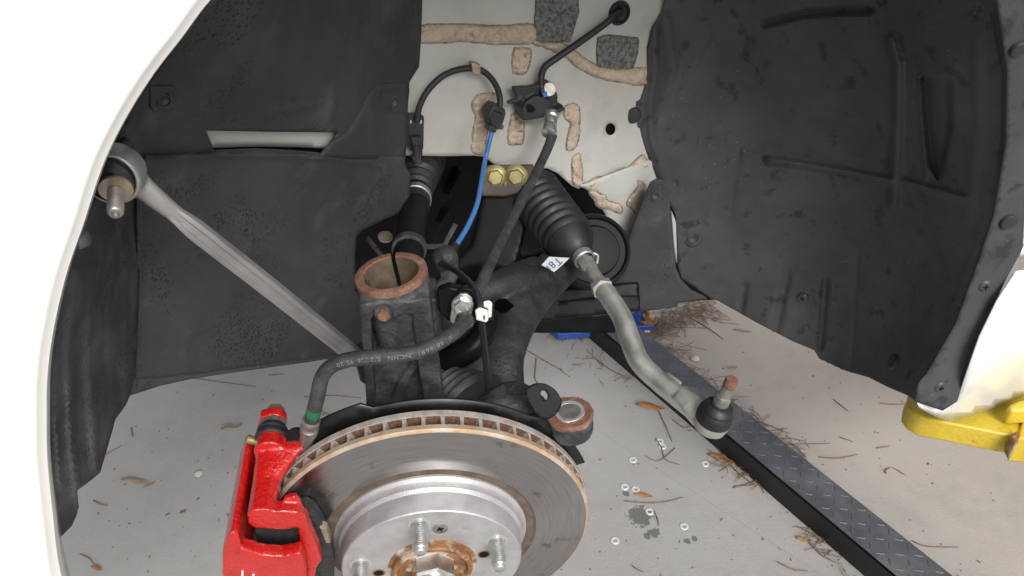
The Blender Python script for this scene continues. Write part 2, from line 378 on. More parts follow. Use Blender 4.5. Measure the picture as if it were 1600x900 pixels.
def concrete():
    m = bpy.data.materials.new('concrete_floor'); m.use_nodes = True; t = m.node_tree; L = t.links.new; N = t.nodes.new
    b = t.nodes['Principled BSDF']; b.inputs['Roughness'].default_value = .8
    g = N('ShaderNodeNewGeometry')
    def noise(s, d=6, r_=.6, src=None):
        n = N('ShaderNodeTexNoise'); n.inputs['Scale'].default_value = s; n.inputs['Detail'].default_value = d; n.inputs['Roughness'].default_value = r_
        L(src or g.outputs['Position'], n.inputs['Vector']); return n
    def rng(f, a, z, lo=0, hi=1):
        r_ = N('ShaderNodeMapRange'); L(f, r_.inputs['Value'])
        for k, q in zip(('From Min', 'From Max', 'To Min', 'To Max'), (a, z, lo, hi)): r_.inputs[k].default_value = q
        return r_.outputs[0]
    def mix(f, A, B):
        x = N('ShaderNodeMix'); x.data_type = 'RGBA'; L(f, x.inputs['Factor'])
        for s, q in (('A', A), ('B', B)):
            i = [k for k in x.inputs if k.name == s and k.type == 'RGBA'][0]
            if isinstance(q, tuple): i.default_value = C4(q)
            else: L(q, i)
        return [k for k in x.outputs if k.type == 'RGBA'][0]
    c = mix(rng(noise(2.2).outputs['Fac'], .35, .65), (.355, .348, .335), (.41, .402, .388))
    c = mix(rng(noise(9, 8).outputs['Fac'], .5, .78, 0, .55), c, (.31, .29, .265))
    c = mix(rng(noise(260, 3).outputs['Fac'], .55, .75, 0, .4), c, (.30, .285, .265))
    c = mix(rng(noise(330, 2).outputs['Fac'], .66, .70, 0, .6), c, (.13, .125, .12))
    c = mix(rng(noise(75, 2).outputs['Fac'], .72, .735, 0, .7), c, (.12, .11, .10))
    # warmer light beyond the floor channel, painted into the concrete colour
    sp = N('ShaderNodeSeparateXYZ'); L(g.outputs['Position'], sp.inputs[0])
    p0, p1 = G(1100, 684), G(1350, 900); dr = (p1 - p0).normalized(); nx, ny = -dr.y, dr.x
    if (G(1500, 760) - p0).dot(Vector((nx, ny, 0))) < 0: nx, ny = -nx, -ny
    dt = N('ShaderNodeVectorMath'); dt.operation = 'DOT_PRODUCT'; L(g.outputs['Position'], dt.inputs[0]); dt.inputs[1].default_value = (nx, ny, 0)
    off = nx * p0.x + ny * p0.y
    c = mix(rng(dt.outputs['Value'], off, off + .25, 0, .75), c, mix(rng(noise(4, 8).outputs['Fac'], .35, .65), (.44, .375, .315), (.50, .435, .37)))
    # oil drips
    for x, y, rad in ((1000, 806, .028), (1022, 832, .013), (1010, 838, .008), (1075, 846, .008), (1085, 842, .007), (979, 771, .008)):
        q = G(x, y)
        vd = N('ShaderNodeVectorMath'); vd.operation = 'DISTANCE'; L(g.outputs['Position'], vd.inputs[0]); vd.inputs[1].default_value = q
        ad = N('ShaderNodeMath'); ad.operation = 'MULTIPLY_ADD'; L(noise(90, 4).outputs['Fac'], ad.inputs[0]); ad.inputs[1].default_value = -rad * 1.9; L(vd.outputs['Value'], ad.inputs[2])
        c = mix(rng(ad.outputs[0], -rad * .06, -rad * .22, 0, .85), c, (.09, .088, .085))
    q0, q1 = G(955, 686), G(1245, 873); ld_ = (q1 - q0).normalized(); nl = Vector((-ld_.y, ld_.x, 0))
    d2 = N('ShaderNodeVectorMath'); d2.operation = 'DOT_PRODUCT'; L(g.outputs['Position'], d2.inputs[0]); d2.inputs[1].default_value = nl
    sb = N('ShaderNodeMath'); sb.operation = 'SUBTRACT'; L(d2.outputs['Value'], sb.inputs[0]); sb.inputs[1].default_value = nl.dot(q0)
    ab = N('ShaderNodeMath'); ab.operation = 'ABSOLUTE'; L(sb.outputs[0], ab.inputs[0])
    c = mix(rng(ab.outputs[0], .0012, .0002, 0, .45), c, (.22, .21, .20))
    c = mix(rng(noise(5.5, 8, .7).outputs['Fac'], .52, .76, 0, .48), c, (.25, .24, .225))
    c = mix(rng(noise(900, 2).outputs['Fac'], .35, .65, 0, .25), c, (.24, .235, .225))
    L(c, b.inputs['Base Color'])
    L(rng(noise(3).outputs['Fac'], .3, .7, .65, .9), b.inputs['Roughness'])
    bp = N('ShaderNodeBump'); bp.inputs['Distance'].default_value = .0012; bp.inputs['Strength'].default_value = .7; L(noise(180, 6).outputs['Fac'], bp.inputs['Height']); L(bp.outputs[0], b.inputs['Normal'])
    return m
def rotor_mat():
    m = bpy.data.materials.new('brushed_rotor_steel'); m.use_nodes = True; t = m.node_tree; L = t.links.new; N = t.nodes.new
    b = t.nodes['Principled BSDF']; b.inputs['Metallic'].default_value = 1.0; b.inputs['Roughness'].default_value = .3
    b.inputs['Anisotropic'].default_value = .85
    tg = N('ShaderNodeTangent'); tg.direction_type = 'RADIAL'; tg.axis = 'Z'; L(tg.outputs[0], b.inputs['Tangent'])
    tc = N('ShaderNodeTexCoord')
    sp = N('ShaderNodeSeparateXYZ'); L(tc.outputs['Object'], sp.inputs[0])
    cb = N('ShaderNodeCombineXYZ'); L(sp.outputs[0], cb.inputs[0]); L(sp.outputs[1], cb.inputs[1])
    ln = N('ShaderNodeVectorMath'); ln.operation = 'LENGTH'; L(cb.outputs[0], ln.inputs[0])
    an = N('ShaderNodeMath'); an.operation = 'ARCTAN2'; L(sp.outputs[1], an.inputs[0]); L(sp.outputs[0], an.inputs[1])
    cv = N('ShaderNodeCombineXYZ'); L(ln.outputs['Value'], cv.inputs[0])
    s2 = N('ShaderNodeMath'); s2.operation = 'MULTIPLY'; L(an.outputs[0], s2.inputs[0]); s2.inputs[1].default_value = .0035; L(s2.outputs[0], cv.inputs[1])
    n1 = N('ShaderNodeTexNoise'); n1.inputs['Scale'].default_value = 900; n1.inputs['Detail'].default_value = 4; L(cv.outputs[0], n1.inputs['Vector'])
    n2 = N('ShaderNodeTexNoise'); n2.inputs['Scale'].default_value = 26; n2.inputs['Detail'].default_value = 8; n2.inputs['Roughness'].default_value = .65; L(tc.outputs['Object'], n2.inputs['Vector'])
    rp = N('ShaderNodeMapRange'); rp.inputs['From Min'].default_value = .60; rp.inputs['From Max'].default_value = .72; L(n2.outputs['Fac'], rp.inputs['Value'])
    r1 = N('ShaderNodeMapRange'); r1.inputs['From Min'].default_value = .3; r1.inputs['From Max'].default_value = .7; L(n1.outputs['Fac'], r1.inputs['Value'])
    x1 = N('ShaderNodeMix'); x1.data_type = 'RGBA'; L(r1.outputs[0], x1.inputs[0]); x1.inputs[6].default_value = (.36, .35, .34, 1); x1.inputs[7].default_value = (.48, .465, .45, 1)
    x2 = N('ShaderNodeMix'); x2.data_type = 'RGBA'; L(rp.outputs[0], x2.inputs[0]); L(x1.outputs[2], x2.inputs[6]); x2.inputs[7].default_value = (.15, .14, .13, 1)
    L(x2.outputs[2], b.inputs['Base Color'])
    r2 = N('ShaderNodeMapRange'); L(n1.outputs['Fac'], r2.inputs['Value']); r2.inputs['To Min'].default_value = .14; r2.inputs['To Max'].default_value = .32; L(r2.outputs[0], b.inputs['Roughness'])
    bp = N('ShaderNodeBump'); bp.inputs['Distance'].default_value = .00004; L(n1.outputs['Fac'], bp.inputs['Height']); L(bp.outputs[0], b.inputs['Normal'])
    return m
m_concrete = concrete(); m_rotor = rotor_mat()

exec_order = []
# ================================================================== GROUND
g_ = mesh('ground', [(-40, -40, 0), (40, -40, 0), (40, 40, 0), (-40, 40, 0)], [(0, 1, 2, 3)], m_concrete, smooth=0)
g_['kind'] = 'structure'

# ================================================================== CAR BODY
car = thing('car', 'white car raised on a lift with front wheel and strut removed', 'car', (PL0.x + .3, PL0.y + .5, 0))
WIN = .42                          # distance of the inner wheel house panel from the fender skin
# --- fender: swept skin along the wheel arch
edge = [(175, 1080), (125, 985), (98, 900), (86, 806), (78, 722), (77, 655), (78, 602), (86, 534), (107, 440), (136, 355), (157, 289), (177, 239), (210, 177), (247, 120), (289, 66), (340, 0),
        (430, -85), (570, -165), (800, -225), (1100, -235), (1400, -180), (1590, -70), (1650, 110), (1640, 230), (1615, 330), (1597, 408)]
ep = crom([PW(x, y, 0) for x, y in edge], 5)
prof = [(-.0062, .022), (-.0055, .009), (-.0040, .0045), (-.0005, .0022), (.0004, .0010), (.0016, .0002), (.0040, -.0002), (.012, -.001), (.03, -.003), (.08, -.006), (.16, -.004), (.26, .012), (.34, .05)]
vs, fs = [], []
for i, p in enumerate(ep):
    t = (ep[min(i + 1, len(ep) - 1)] - ep[max(i - 1, 0)]).normalized()
    o = CN.cross(t).normalized()
    c0 = PW(850, 400, 0)
    if o.dot(p - c0) < 0: o = -o
    for a, b in prof: vs.append(p + o * (a + .0058) + CN * b)
m = len(prof)
for i in range(len(ep) - 1):
    for j in range(m - 1): fs.append((i * m + j, i * m + j + 1, (i + 1) * m + j + 1, (i + 1) * m + j))
fd = mesh('fender', vs, fs, m_white, car, smooth=28); md = fd.modifiers.new('thickness', 'SOLIDIFY'); md.thickness = .0012; md.offset = 0
# return wall between the arch lip and the liner
rv, rf = [], []
k1 = 5 * 20
for i in range(18, k1):
    for b in (.018, .09, .17): rv.append(ep[i] + CN * b + (ep[i] - PW(850, 400, 0)).normalized() * (.014 + b * .05))
for i in range(k1 - 19):
    for j in range(2): rf.append((i * 3 + j, i * 3 + j + 1, i * 3 + j + 4, i * 3 + j + 3))
aw = mesh('arch_wall', rv, rf, m_felt, car, smooth=60); md = aw.modifiers.new('thickness', 'SOLIDIFY'); md.thickness = .002; md.offset = 1
# screw in the arch lip
q = PW(131, 372, .012); lathe('liner_screw', [(0, .0032), (.003, .003), (.0046, .0016), (.005, 0), (.005, -.004)], axmat(q, CU + CN * .25), m_iron, fd, 18)
# hood and cowl closing the top
top_z = max(v.z for v in vs) - .02
q0 = PW(800, 0, 0)
def body(u_, w_, z): return Vector((q0.x, q0.y, 0)) + CU * u_ + CN * w_ + Vector((0, 0, z))
prism('hood', [body(-.75, .03, top_z), body(.85, .03, top_z), body(.85, 1.6, top_z + .05), body(-.75, 1.6, top_z + .05)], Vector((0, 0, .02)), m_white, car, .008)
# --- rocker panel and rear edge (white, right)
rw = rbf([(1588, 424, .004), (1531, 525, .004), (1498, 625, .006), (1474, 643, .02), (1481, 658, .028), (1513, 651, .026), (1600, 622, .03), (1600, 560, -.012), (1560, 540, -.010), (1620, 440, -.012), (1900, 560, .03), (1900, 430, -.01), (2300, 470, .03), (2300, 350, -.01), (1535, 600, -.006), (1500, 640, .012)])
sheet('rocker_panel', [(1588, 424), (1558, 470), (1531, 525), (1510, 585), (1497, 622), (1474, 641), (1440, 632), (1433, 630), (1437, 638), (1460, 650), (1481, 658), (1513, 651), (1559, 637), (1600, 621), (1900, 570), (2300, 500), (2300, 345), (1900, 392), (1602, 422)], WD(rw), m_white, car, .0015, 12)
# --- inner wheel house panel
inner_rel = strokes([([(715, 150), (712, 140), (710, 132)], 3, .001), ([(745, 10), (760, 2)], 26, -.006), ([(955, 201), (956, 202)], 22, -.0035)] + [([(x, y), (x + .5, y)], r_, a) for x, y, r_, a in ((705, 226, 6, .0012), (737, 222, 5, .001), (882, 258, 7, .0012), (868, 246, 6, .001), (712, 140, 4, .0015), (846, 235, 9, -.0012), (925, 170, 7, .0008), (690, 190, 8, -.0008), (775, 130, 10, -.001), (660, 120, 9, -.0015))])
inner_w = rbf([(630, 0, WIN), (1040, 0, WIN), (800, 60, WIN + .004), (640, 240, WIN), (860, 262, WIN + .002), (1010, 240, WIN - .004), (900, 290, WIN - .004), (700, 150, WIN), (930, 150, WIN + .002), (740, 10, WIN + .008)])
iw = WD(inner_w)
hole = [(954 + 8 * math.cos(a), 202 + 9.5 * math.sin(a)) for a in np.linspace(0, 2 * math.pi, 14, endpoint=False)]
inner = sheet('inner_panel', [(560, -120), (1120, -120), (1120, 235), (1015, 252), (960, 272), (914, 291), (905, 292), (893, 290), (872, 271), (855, 263), (800, 266), (785, 263), (771, 256), (757, 245), (740, 243), (700, 244), (632, 243), (560, 243)], iw, m_primer, car, .0015, 8, [hole], inner_rel)
mesh('drain_cup', *[[tuple(v) for v in prism_geo([P(x, y, D(x, y, WIN + .012)) for x, y in [(954 + 14 * math.cos(a), 202 + 15 * math.sin(a)) for a in np.linspace(0, 6.28, 12, endpoint=False)]], CN * .004)[0]], prism_geo([Vector((i, 0, 0)) for i in range(12)], Vector((0, 0, 1)))[1]], m_void, inner)
# folded rail end below the panel
rail_w = rbf([(914, 291, .414), (1015, 250, .414), (1040, 280, .42), (945, 320, .418), (1000, 300, .402), (950, 306, .402), (1036, 340, .42), (974, 393, .43), (1010, 420, .43), (955, 370, .432), (985, 340, .424)])
rail = sheet('rail_end', [(905, 290), (914, 288), (960, 270), (1015, 250), (1030, 262), (1040, 300), (1036, 380), (1010, 440), (985, 402), (974, 393), (960, 380), (953, 362), (946, 335), (935, 318), (925, 302)], WD(rail_w), m_primer, car, .0015, 6,
             relief=strokes([([(962, 352), (966, 375), (974, 394)], 3.5, .002), ([(916, 297), (950, 318), (985, 306), (1020, 282)], 3, -.0015)]))
rl = WD(rail_w)
SEAL = [([(655, 40), (720, 38), (780, 40), (834, 38), (834, 66), (790, 70), (720, 66), (690, 68), (655, 66)], iw, .004, 8),
        ([(834, 62), (850, 66), (880, 68), (905, 84), (930, 100), (965, 108), (1010, 106), (1012, 133), (980, 130), (940, 124), (905, 108), (880, 88), (855, 76), (834, 70)], iw, .004, 8),
        ([(801, 78), (806, 74), (825, 75), (830, 80), (827, 104), (820, 115), (808, 116), (800, 110)], iw, .0025, 6),
        ([(736, 168), (740, 154), (752, 146), (770, 144), (778, 152), (778, 170), (766, 182), (762, 205), (758, 238), (748, 242), (736, 236), (738, 205), (742, 180)], iw, .003, 8),
        ([(797, 184), (803, 177), (815, 176), (820, 186), (818, 222), (808, 226), (793, 224)], iw, .0022, 6),
        ([(880, 170), (888, 162), (900, 162), (906, 174), (906, 205), (902, 228), (890, 236), (884, 230), (888, 208), (890, 192), (882, 184)], iw, .0028, 6),
        ([(893, 252), (897, 242), (903, 240), (908, 248), (911, 275), (910, 291), (897, 292), (893, 280)], iw, .003, 6),
        ([(948, 278), (970, 270), (1002, 242), (1010, 248), (1016, 262), (990, 276), (960, 296), (945, 302), (925, 300), (918, 292), (922, 280), (936, 276)], iw, .006, 9),
        ([(920, 297), (945, 304), (952, 314), (970, 320), (972, 334), (955, 330), (935, 322), (926, 308)], rl, .003, 6),
        ([(978, 316), (994, 296), (998, 282), (1006, 286), (1012, 300), (1012, 320), (1000, 334), (988, 328)], rl, .003, 7)]
def wob(pl, q):
    out = []
    for v in crom([(x, y, 0) for x, y in pl], 4, True):
        out.append((v.x + q * mnoise.noise(Vector((v.x * .11, v.y * .11, 0))) * 2, v.y + q * mnoise.noise(Vector((v.x * .11, v.y * .11, 7))) * 2))
    return out
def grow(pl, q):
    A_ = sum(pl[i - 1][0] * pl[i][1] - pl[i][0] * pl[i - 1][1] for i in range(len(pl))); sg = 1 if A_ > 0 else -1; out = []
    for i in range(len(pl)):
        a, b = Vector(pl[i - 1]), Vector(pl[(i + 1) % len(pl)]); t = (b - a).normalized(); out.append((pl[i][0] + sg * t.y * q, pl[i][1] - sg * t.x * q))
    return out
for pl, fn, h, e in SEAL: pillow('sealer_edge', wob(grow(pl, 1.6), 1), fn, .0011, 1.5, m_sealedge, inner if fn is iw else rail, 2.5, under=.0008)  # darker outline strips around the sealer beads
for pl, fn, h, e in SEAL: pillow('seam_sealer', wob(pl, 1), fn, h * 1.3, e, m_seal, inner if fn is iw else rail, 3, .0045, 110)
for pl in ([(836, -12), (905, -12), (906, 20), (897, 50), (892, 66), (868, 68), (846, 66), (834, 62), (834, 30)], [(932, 58), (948, 52), (1000, 58), (998, 84), (990, 110), (955, 108), (932, 106), (930, 84)]):
    pillow('damping_mat', pl, iw, .004, 5, m_damp, inner, 3, .0022, 240)
# --- black outer liner, rear half
rear_w = rbf([(1040, -40, WIN - .004), (1015, 60, WIN - .004), (1012, 110, WIN - .004), (1000, 180, WIN - .005), (1030, 290, WIN - .010), (1065, 440, WIN - .03), (1110, 470, .385), (1100, 100, .40), (1100, 300, .385), (1200, 60, .33), (1200, 300, .33), (1200, 500, .30),
              (1320, 60, .24), (1320, 300, .25), (1300, 555, .22), (1430, 60, .14), (1430, 300, .145), (1400, 500, .14), (1430, 625, .03), (1500, 100, .075), (1500, 300, .07), (1576, 112, .025), (1555, 337, .025), (1490, 500, .03), (1680, -100, .01), (1620, 200, .008)])
rd = WD(rear_w)
rear_rel = strokes([([(1195, 36), (1250, 22), (1310, 16), (1358, 16)], 7, -.010), ([(1392, 62), (1403, 100), (1402, 180), (1400, 260), (1396, 320)], 8, .011), ([(1200, 250), (1260, 258), (1330, 270), (1390, 282)], 6, .009), ([(1415, 285), (1460, 297), (1505, 310)], 6, .009),
                    ([(1022, 40), (1024, 110), (1016, 160), (1018, 215), (1040, 290)], 6, .004), ([(1040, 30), (1050, 110), (1030, 180)], 10, -.004), ([(1080, 110), (1110, 50)], 5, -.002), ([(1438, 120), (1447, 280)], 4, .003), ([(1434, 112), (1489, 122), (1492, 190), (1478, 268), (1466, 292), (1448, 262), (1438, 180), (1434, 112)], 12, -.016), ([(1525, 60), (1530, 200), (1510, 340)], 10, .003), ([(1553, 20), (1572, 120), (1570, 230), (1550, 340), (1500, 480)], 5, -.003),
                    ([(1155, 235), (1140, 330)], 5, -.002), ([(1164, 445), (1150, 520)], 6, -.005), ([(1230, 430), (1212, 515)], 7, -.006), ([(1290, 440), (1282, 540)], 6, -.008), ([(1254, 475), (1256, 478)], 20, -.005), ([(1340, 400), (1330, 575)], 4, -.003), ([(1225, 40), (1222, 250), (1190, 400)], 40, .002), ([(1265, 340), (1290, 345)], 40, -.003)])
rear = sheet('fender_liner', [(1062, -60), (1040, -10), (1034, 20), (1018, 48), (1011, 75), (1012, 105), (1008, 135), (1001, 156), (985, 162), (976, 172), (974, 186), (982, 196), (1000, 200), (1003, 215), (1011, 240), (1020, 262), (1030, 285), (1042, 310), (1055, 335), (1058, 380), (1060, 420), (1066, 436), (1085, 448), (1110, 466), (1122, 470), (1180, 503), (1240, 534), (1272, 547), (1280, 560), (1320, 579), (1358, 590), (1385, 604), (1418, 618), (1432, 628),
              (1445, 600), (1470, 555), (1496, 507), (1534, 400), (1555, 337), (1574, 225), (1576, 112), (1560, 0), (1540, -90), (1400, -150), (1200, -140)], rd, m_plastic, car, .002, 3.6, relief=rear_rel)
fl_w = rbf([(1534, 400, .022), (1588, 400, .004), (1496, 507, .022), (1531, 525, .004), (1445, 595, .022), (1495, 628, .003), (1472, 642, .008), (1432, 630, .02), (1555, 337, .02), (1574, 225, .018), (1576, 112, .018), (1620, 330, .004), (1645, 200, .004), (1560, -20, .02), (1640, 60, .004)])
flange = sheet('liner_flange', [(1436, 600), (1448, 585), (1468, 550), (1494, 505), (1532, 400), (1553, 337), (1572, 225), (1574, 112), (1556, -10), (1600, -70), (1648, 100), (1645, 220), (1622, 320), (1596, 392), (1570, 440), (1533, 524), (1510, 580), (1496, 627), (1473, 642), (1455, 636), (1431, 628)], WD(fl_w), m_plastic, car, .003, 7,
               relief=strokes([([(1534, 400), (1496, 507), (1448, 590), (1436, 622)], 4, -.002)]))
rocker_b = bpy.data.objects['rocker_panel']
def rosette(x, y, dfn, parent, rpx, kind, mt=m_clip):
    mw = surf(dfn, x, y)
    if kind == 'dish': mw = axmat(mw.translation, mw.to_3x3() @ Vector((0, 0, 1)) + (CAM - mw.translation).normalized() * 1.2, RIGHT)
    r_ = rpx * (mw.translation - CAM).dot(FWD) / FPX
    if kind == 'screw':
        o = lathe('liner_clip', [(0, .0024), (r_ * .55, .0024), (r_ * .8, .0018), (r_, .0004), (r_, -.003)], mw, m_clipgrey, parent, 22)
        for k in (0, 1):
            ax = mw.to_3x3() @ (Vector((1, 0, 0)) if k else Vector((0, 1, 0))); ay = mw.to_3x3() @ (Vector((0, 1, 0)) if k else Vector((1, 0, 0))); az = mw.to_3x3() @ Vector((0, 0, 1))
            v_, f_ = box_geo(mw.translation + az * .0023, ax * r_ * .42, ay * r_ * .10, az * .0006); mesh('screw_slot', v_, f_, m_void, o, smooth=0)
    elif kind == 'button':
        o = lathe('liner_clip', [(0, .004), (r_ * .5, .0042), (r_ * .85, .0036), (r_ * .97, .002), (r_, -.001)], mw, mt, parent, 24)
    elif kind == 'dish':
        o = lathe('liner_clip', [(0, .0005), (r_ * .25, .0012), (r_ * .45, .0018), (r_ * .5, .003), (r_ * .62, .003), (r_ * .68, .0008), (r_ * .9, .0005), (r_, -.002)], mw, mt, parent, 28)
    return o
m_clipgrey = mat('worn_clip_plastic', (.06, .06, .062), .45, col2=(.04, .04, .042), ns=200)
for x, y, r_, k, fn, pa in ((1539, 447, 10, 'screw', WD(fl_w), flange), (1469, 605, 10, 'screw', WD(fl_w), flange), (1397, 566, 13, 'button', rd, rear), (1254, 466, 8, 'screw', rd, rear), (988, 180, 14, 'button', rd, rear), (1083, 372, 15, 'dish', rd, rear), (1575, 346, 14, 'button', WD(fl_w), flange), (1380, 2, 12, 'dish', rd, rear), (1590, 76, 14, 'button', WD(fl_w), flange)):
    rosette(x, y, fn, pa, r_, k)
# --- triangular splash bracket in front of the rail
br_w = rbf([(1030, 285, .372), (1018, 300, .372), (1045, 330, .370), (955, 440, .405), (930, 492, .41), (1057, 478, .39), (1105, 467, .36), (1000, 400, .39)])
sheet('gap_black_backing', [(1000, 300), (1060, 290), (1130, 440), (1125, 468), (1040, 472), (1000, 470)], flatw(.46), m_void, car, .004, 14)  # black sheet added to keep the gap beside the bracket dark
brk = sheet('splash_bracket', [(1012, 296), (1016, 286), (1024, 281), (1036, 281), (1043, 288), (1047, 320), (1053, 380), (1056, 418), (1064, 438), (1080, 454), (1102, 464), (1106, 468), (1060, 474), (1057, 480), (995, 488), (960, 490), (925, 496), (940, 468), (960, 430), (985, 368)], WD(br_w), m_felt, car, .002, 7,
            relief=strokes([([(1041, 290), (1046, 360), (1052, 420), (1075, 452)], 3, .003), ([(985, 400), (1030, 400)], 3, .0006)]))
rosette(1024, 305, WD(br_w), brk, 11, 'dish')
# --- liner, front half
fu_w = rbf([(340, 0, .10), (290, 66, .11), (247, 120, .12), (210, 177, .125), (177, 239, .13), (400, 0, .14), (400, 100, .17), (300, 200, .18), (500, 50, .21), (500, 200, .24), (580, 100, .32), (655, 0, .405), (655, 110, .405), (640, 240, .405), (430, 215, .235), (230, 250, .17), (560, 240, .30), (430, -120, .12), (650, -120, .40)])
fu = WD(fu_w)
slot = [(322, 204), (420, 206), (530, 207), (505, 241), (460, 237), (400, 234), (336, 237)]
up_lin = sheet('fender_liner', [(300, 20), (372, -60), (460, -130), (660, -150), (660, 0), (658, 60), (655, 104), (646, 118), (640, 128), (638, 150), (634, 175), (632, 205), (632, 245), (500, 246), (330, 245), (262, 262), (228, 300), (218, 262), (190, 250), (150, 310), (158, 275), (180, 226), (215, 160), (260, 95)], fu, m_felt, car, .002, 7, [slot],
               relief=strokes([([(218, 262), (214, 225), (208, 195), (206, 170)], 4, .003), ([(555, 190), (585, 130), (600, 60)], 24, .004), ([(420, 175), (520, 160), (590, 110)], 4, .002), ([(640, 0), (640, 100)], 5, .002), ([(600, 70), (655, 70)], 4, .0015)]))
_fx = np.array([228., 290, 335, 400, 460, 505, 570, 633]); _fy = np.array([246., 242, 240, 237, 240, 243, 246, 246])
lo_w = rbf([(215, 420, .175), (215, 590, .16), (330, 560, .205), (450, 400, .275), (642, 325, .39), (585, 545, .33), (560, 370, .335), (480, 500, .275), (330, 400, .215)] + [(a, b, c - .007) for a, b, c in zip(_fx, _fy, fu_w(_fx, _fy))])
lo = WD(lo_w)
low_lin = sheet('fender_liner', [(217, 252), (228, 243), (335, 238), (400, 235), (460, 238), (505, 241), (570, 244), (633, 244), (634, 260), (641, 270), (642, 326), (600, 343), (566, 360), (557, 370), (555, 400), (556, 455), (585, 480), (585, 545), (480, 560), (380, 574), (300, 585), (213, 591), (214, 500), (216, 400)], lo, m_felt, car, .002, 6,
                relief=strokes([([(228, 249), (335, 244), (460, 245), (580, 254), (598, 264)], 4, .005), ([(595, 250), (600, 275)], 4, .003), ([(219, 260), (218, 400), (215, 580)], 3, .003), ([(634, 265), (637, 322)], 2.5, .002)]))
lop = lambda X, Y: fu(X, Y) - .006
tab_l = sheet('liner_tab', [(494, 249), (505, 241), (520, 224), (545, 205), (561, 180), (575, 150), (588, 134), (596, 130), (634, 130), (640, 138), (638, 160), (636, 200), (634, 249)], lop, m_felt, car, .003, 6, relief=strokes([([(592, 138), (563, 195), (530, 222)], 3, .0015)]))
sheet('liner_skirt', [(206, 585), (215, 588), (300, 582), (380, 571), (480, 557), (566, 545), (568, 552), (480, 566), (380, 580), (300, 592), (250, 603), (204, 618)], lambda X, Y: lo(X, Y) + .006, m_plastic, car, .002, 7)
bh = sheet('bulkhead_panel', [(290, 190), (560, 190), (540, 234), (470, 230), (400, 229), (300, 232)], lambda X, Y: fu(X, Y) + .014, m_primer, car, .0015, 9)
sheet('slot_gap_black', [(290, 220), (560, 220), (560, 330), (290, 330)], lambda X, Y: fu(X, Y) + .024, m_void, car, .002, 14)  # black sheet standing in for the dark gap behind the slot
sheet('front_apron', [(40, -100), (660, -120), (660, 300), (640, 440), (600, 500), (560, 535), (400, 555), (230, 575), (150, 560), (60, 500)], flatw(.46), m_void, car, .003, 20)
# liner front wall with vertical ribs
fw = rbf([(77, 655, .022), (86, 534, .022), (107, 440, .022), (136, 355, .04), (177, 250, .10), (86, 806, .022), (95, 838, .022), (125, 780, .035), (160, 715, .055), (205, 612, .14), (212, 420, .165), (217, 262, .165), (150, 500, .075), (140, 640, .05), (180, 350, .14)])
sheet('fender_liner', [(160, 285), (178, 240), (200, 215), (216, 240), (224, 300), (219, 420), (216, 500), (212, 580), (205, 615), (196, 634), (180, 656), (176, 672), (165, 710), (157, 738), (143, 750), (121, 766), (122, 785), (121, 802), (112, 822), (92, 842), (80, 800), (70, 722), (70, 650), (71, 600), (79, 534), (100, 440), (130, 350)], WD(fw), m_dusty, car, .002, 6,
      relief=strokes([([(120, 420), (106, 560), (112, 700), (125, 800)], 6, .006), ([(148, 420), (138, 560), (148, 700), (152, 735)], 7, .006), ([(178, 360), (172, 500), (178, 640)], 7, .006), ([(200, 320), (197, 480), (196, 620)], 5, .004), ([(90, 520), (86, 640), (95, 760)], 4, .004)]))
def pad_clip(x, y, fn, parent, sz):
    pl = [(x - sz, y - sz), (x + sz * .75, y - sz), (x + sz, y - sz * .75), (x + sz, y + sz * .7), (x + sz * .7, y + sz), (x - sz * .6, y + sz), (x - sz, y + sz * .6)]
    o = pillow('clip_pad', pl, fn, .0028, 4, m_felt, parent, 3)
    f2 = lambda X, Y: fn(X, Y) - .0028
    rosette(x, y, f2, o, sz * .8, 'dish')
    for k in range(8):
        a = k * math.pi / 4 + .3
        p_ = [(x + math.cos(a) * sz * q * .9, y + math.sin(a) * sz * q * .9) for q in (.85, 1.05)]
        pillow('pad_rib', [(p_[0][0] - math.sin(a) * 1.6, p_[0][1] + math.cos(a) * 1.6), (p_[1][0] - math.sin(a) * 1.6, p_[1][1] + math.cos(a) * 1.6), (p_[1][0] + math.sin(a) * 1.6, p_[1][1] - math.cos(a) * 1.6), (p_[0][0] + math.sin(a) * 1.6, p_[0][1] - math.cos(a) * 1.6)], f2, .0012, 1.4, m_felt, o, 2)
pad_clip(255, 155, fu, up_lin, 22); pad_clip(613, 160, lop, tab_l, 19)

# --- dark structure behind: engine side, subframe, undertray edge
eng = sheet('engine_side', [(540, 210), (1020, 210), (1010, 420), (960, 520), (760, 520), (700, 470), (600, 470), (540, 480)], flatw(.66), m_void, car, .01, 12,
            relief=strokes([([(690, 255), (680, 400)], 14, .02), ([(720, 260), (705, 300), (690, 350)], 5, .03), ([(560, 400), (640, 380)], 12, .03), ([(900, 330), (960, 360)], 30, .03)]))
sub = cast('subframe', [prism_geo([P(x, y, 1.0) for x, y in ((752, 300), (830, 296), (822, 360), (800, 440), (770, 452), (712, 440), (700, 420), (735, 380), (745, 340))], FWD * .05),
                        tube_geo(crom(pp((690, 470, 1.02), (760, 440, 1.02), (850, 420, 1.05), (940, 390, 1.1)), 6), .03, 12),
                        prism_geo([P(x, y, 1.10) for x, y in ((832, 452), (1000, 440), (1000, 486), (842, 502), (828, 480))], FWD * .08)], m_black, car, .003, 5)
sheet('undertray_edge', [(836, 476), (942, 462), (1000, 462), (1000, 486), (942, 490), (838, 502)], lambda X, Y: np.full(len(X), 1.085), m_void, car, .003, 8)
bkt = prism('bolt_bracket', [P(x, y, .985) for x, y in ((752, 258), (834, 256), (832, 285), (815, 300), (790, 307), (752, 306))], FWD * .01, m_brown, car, .002)
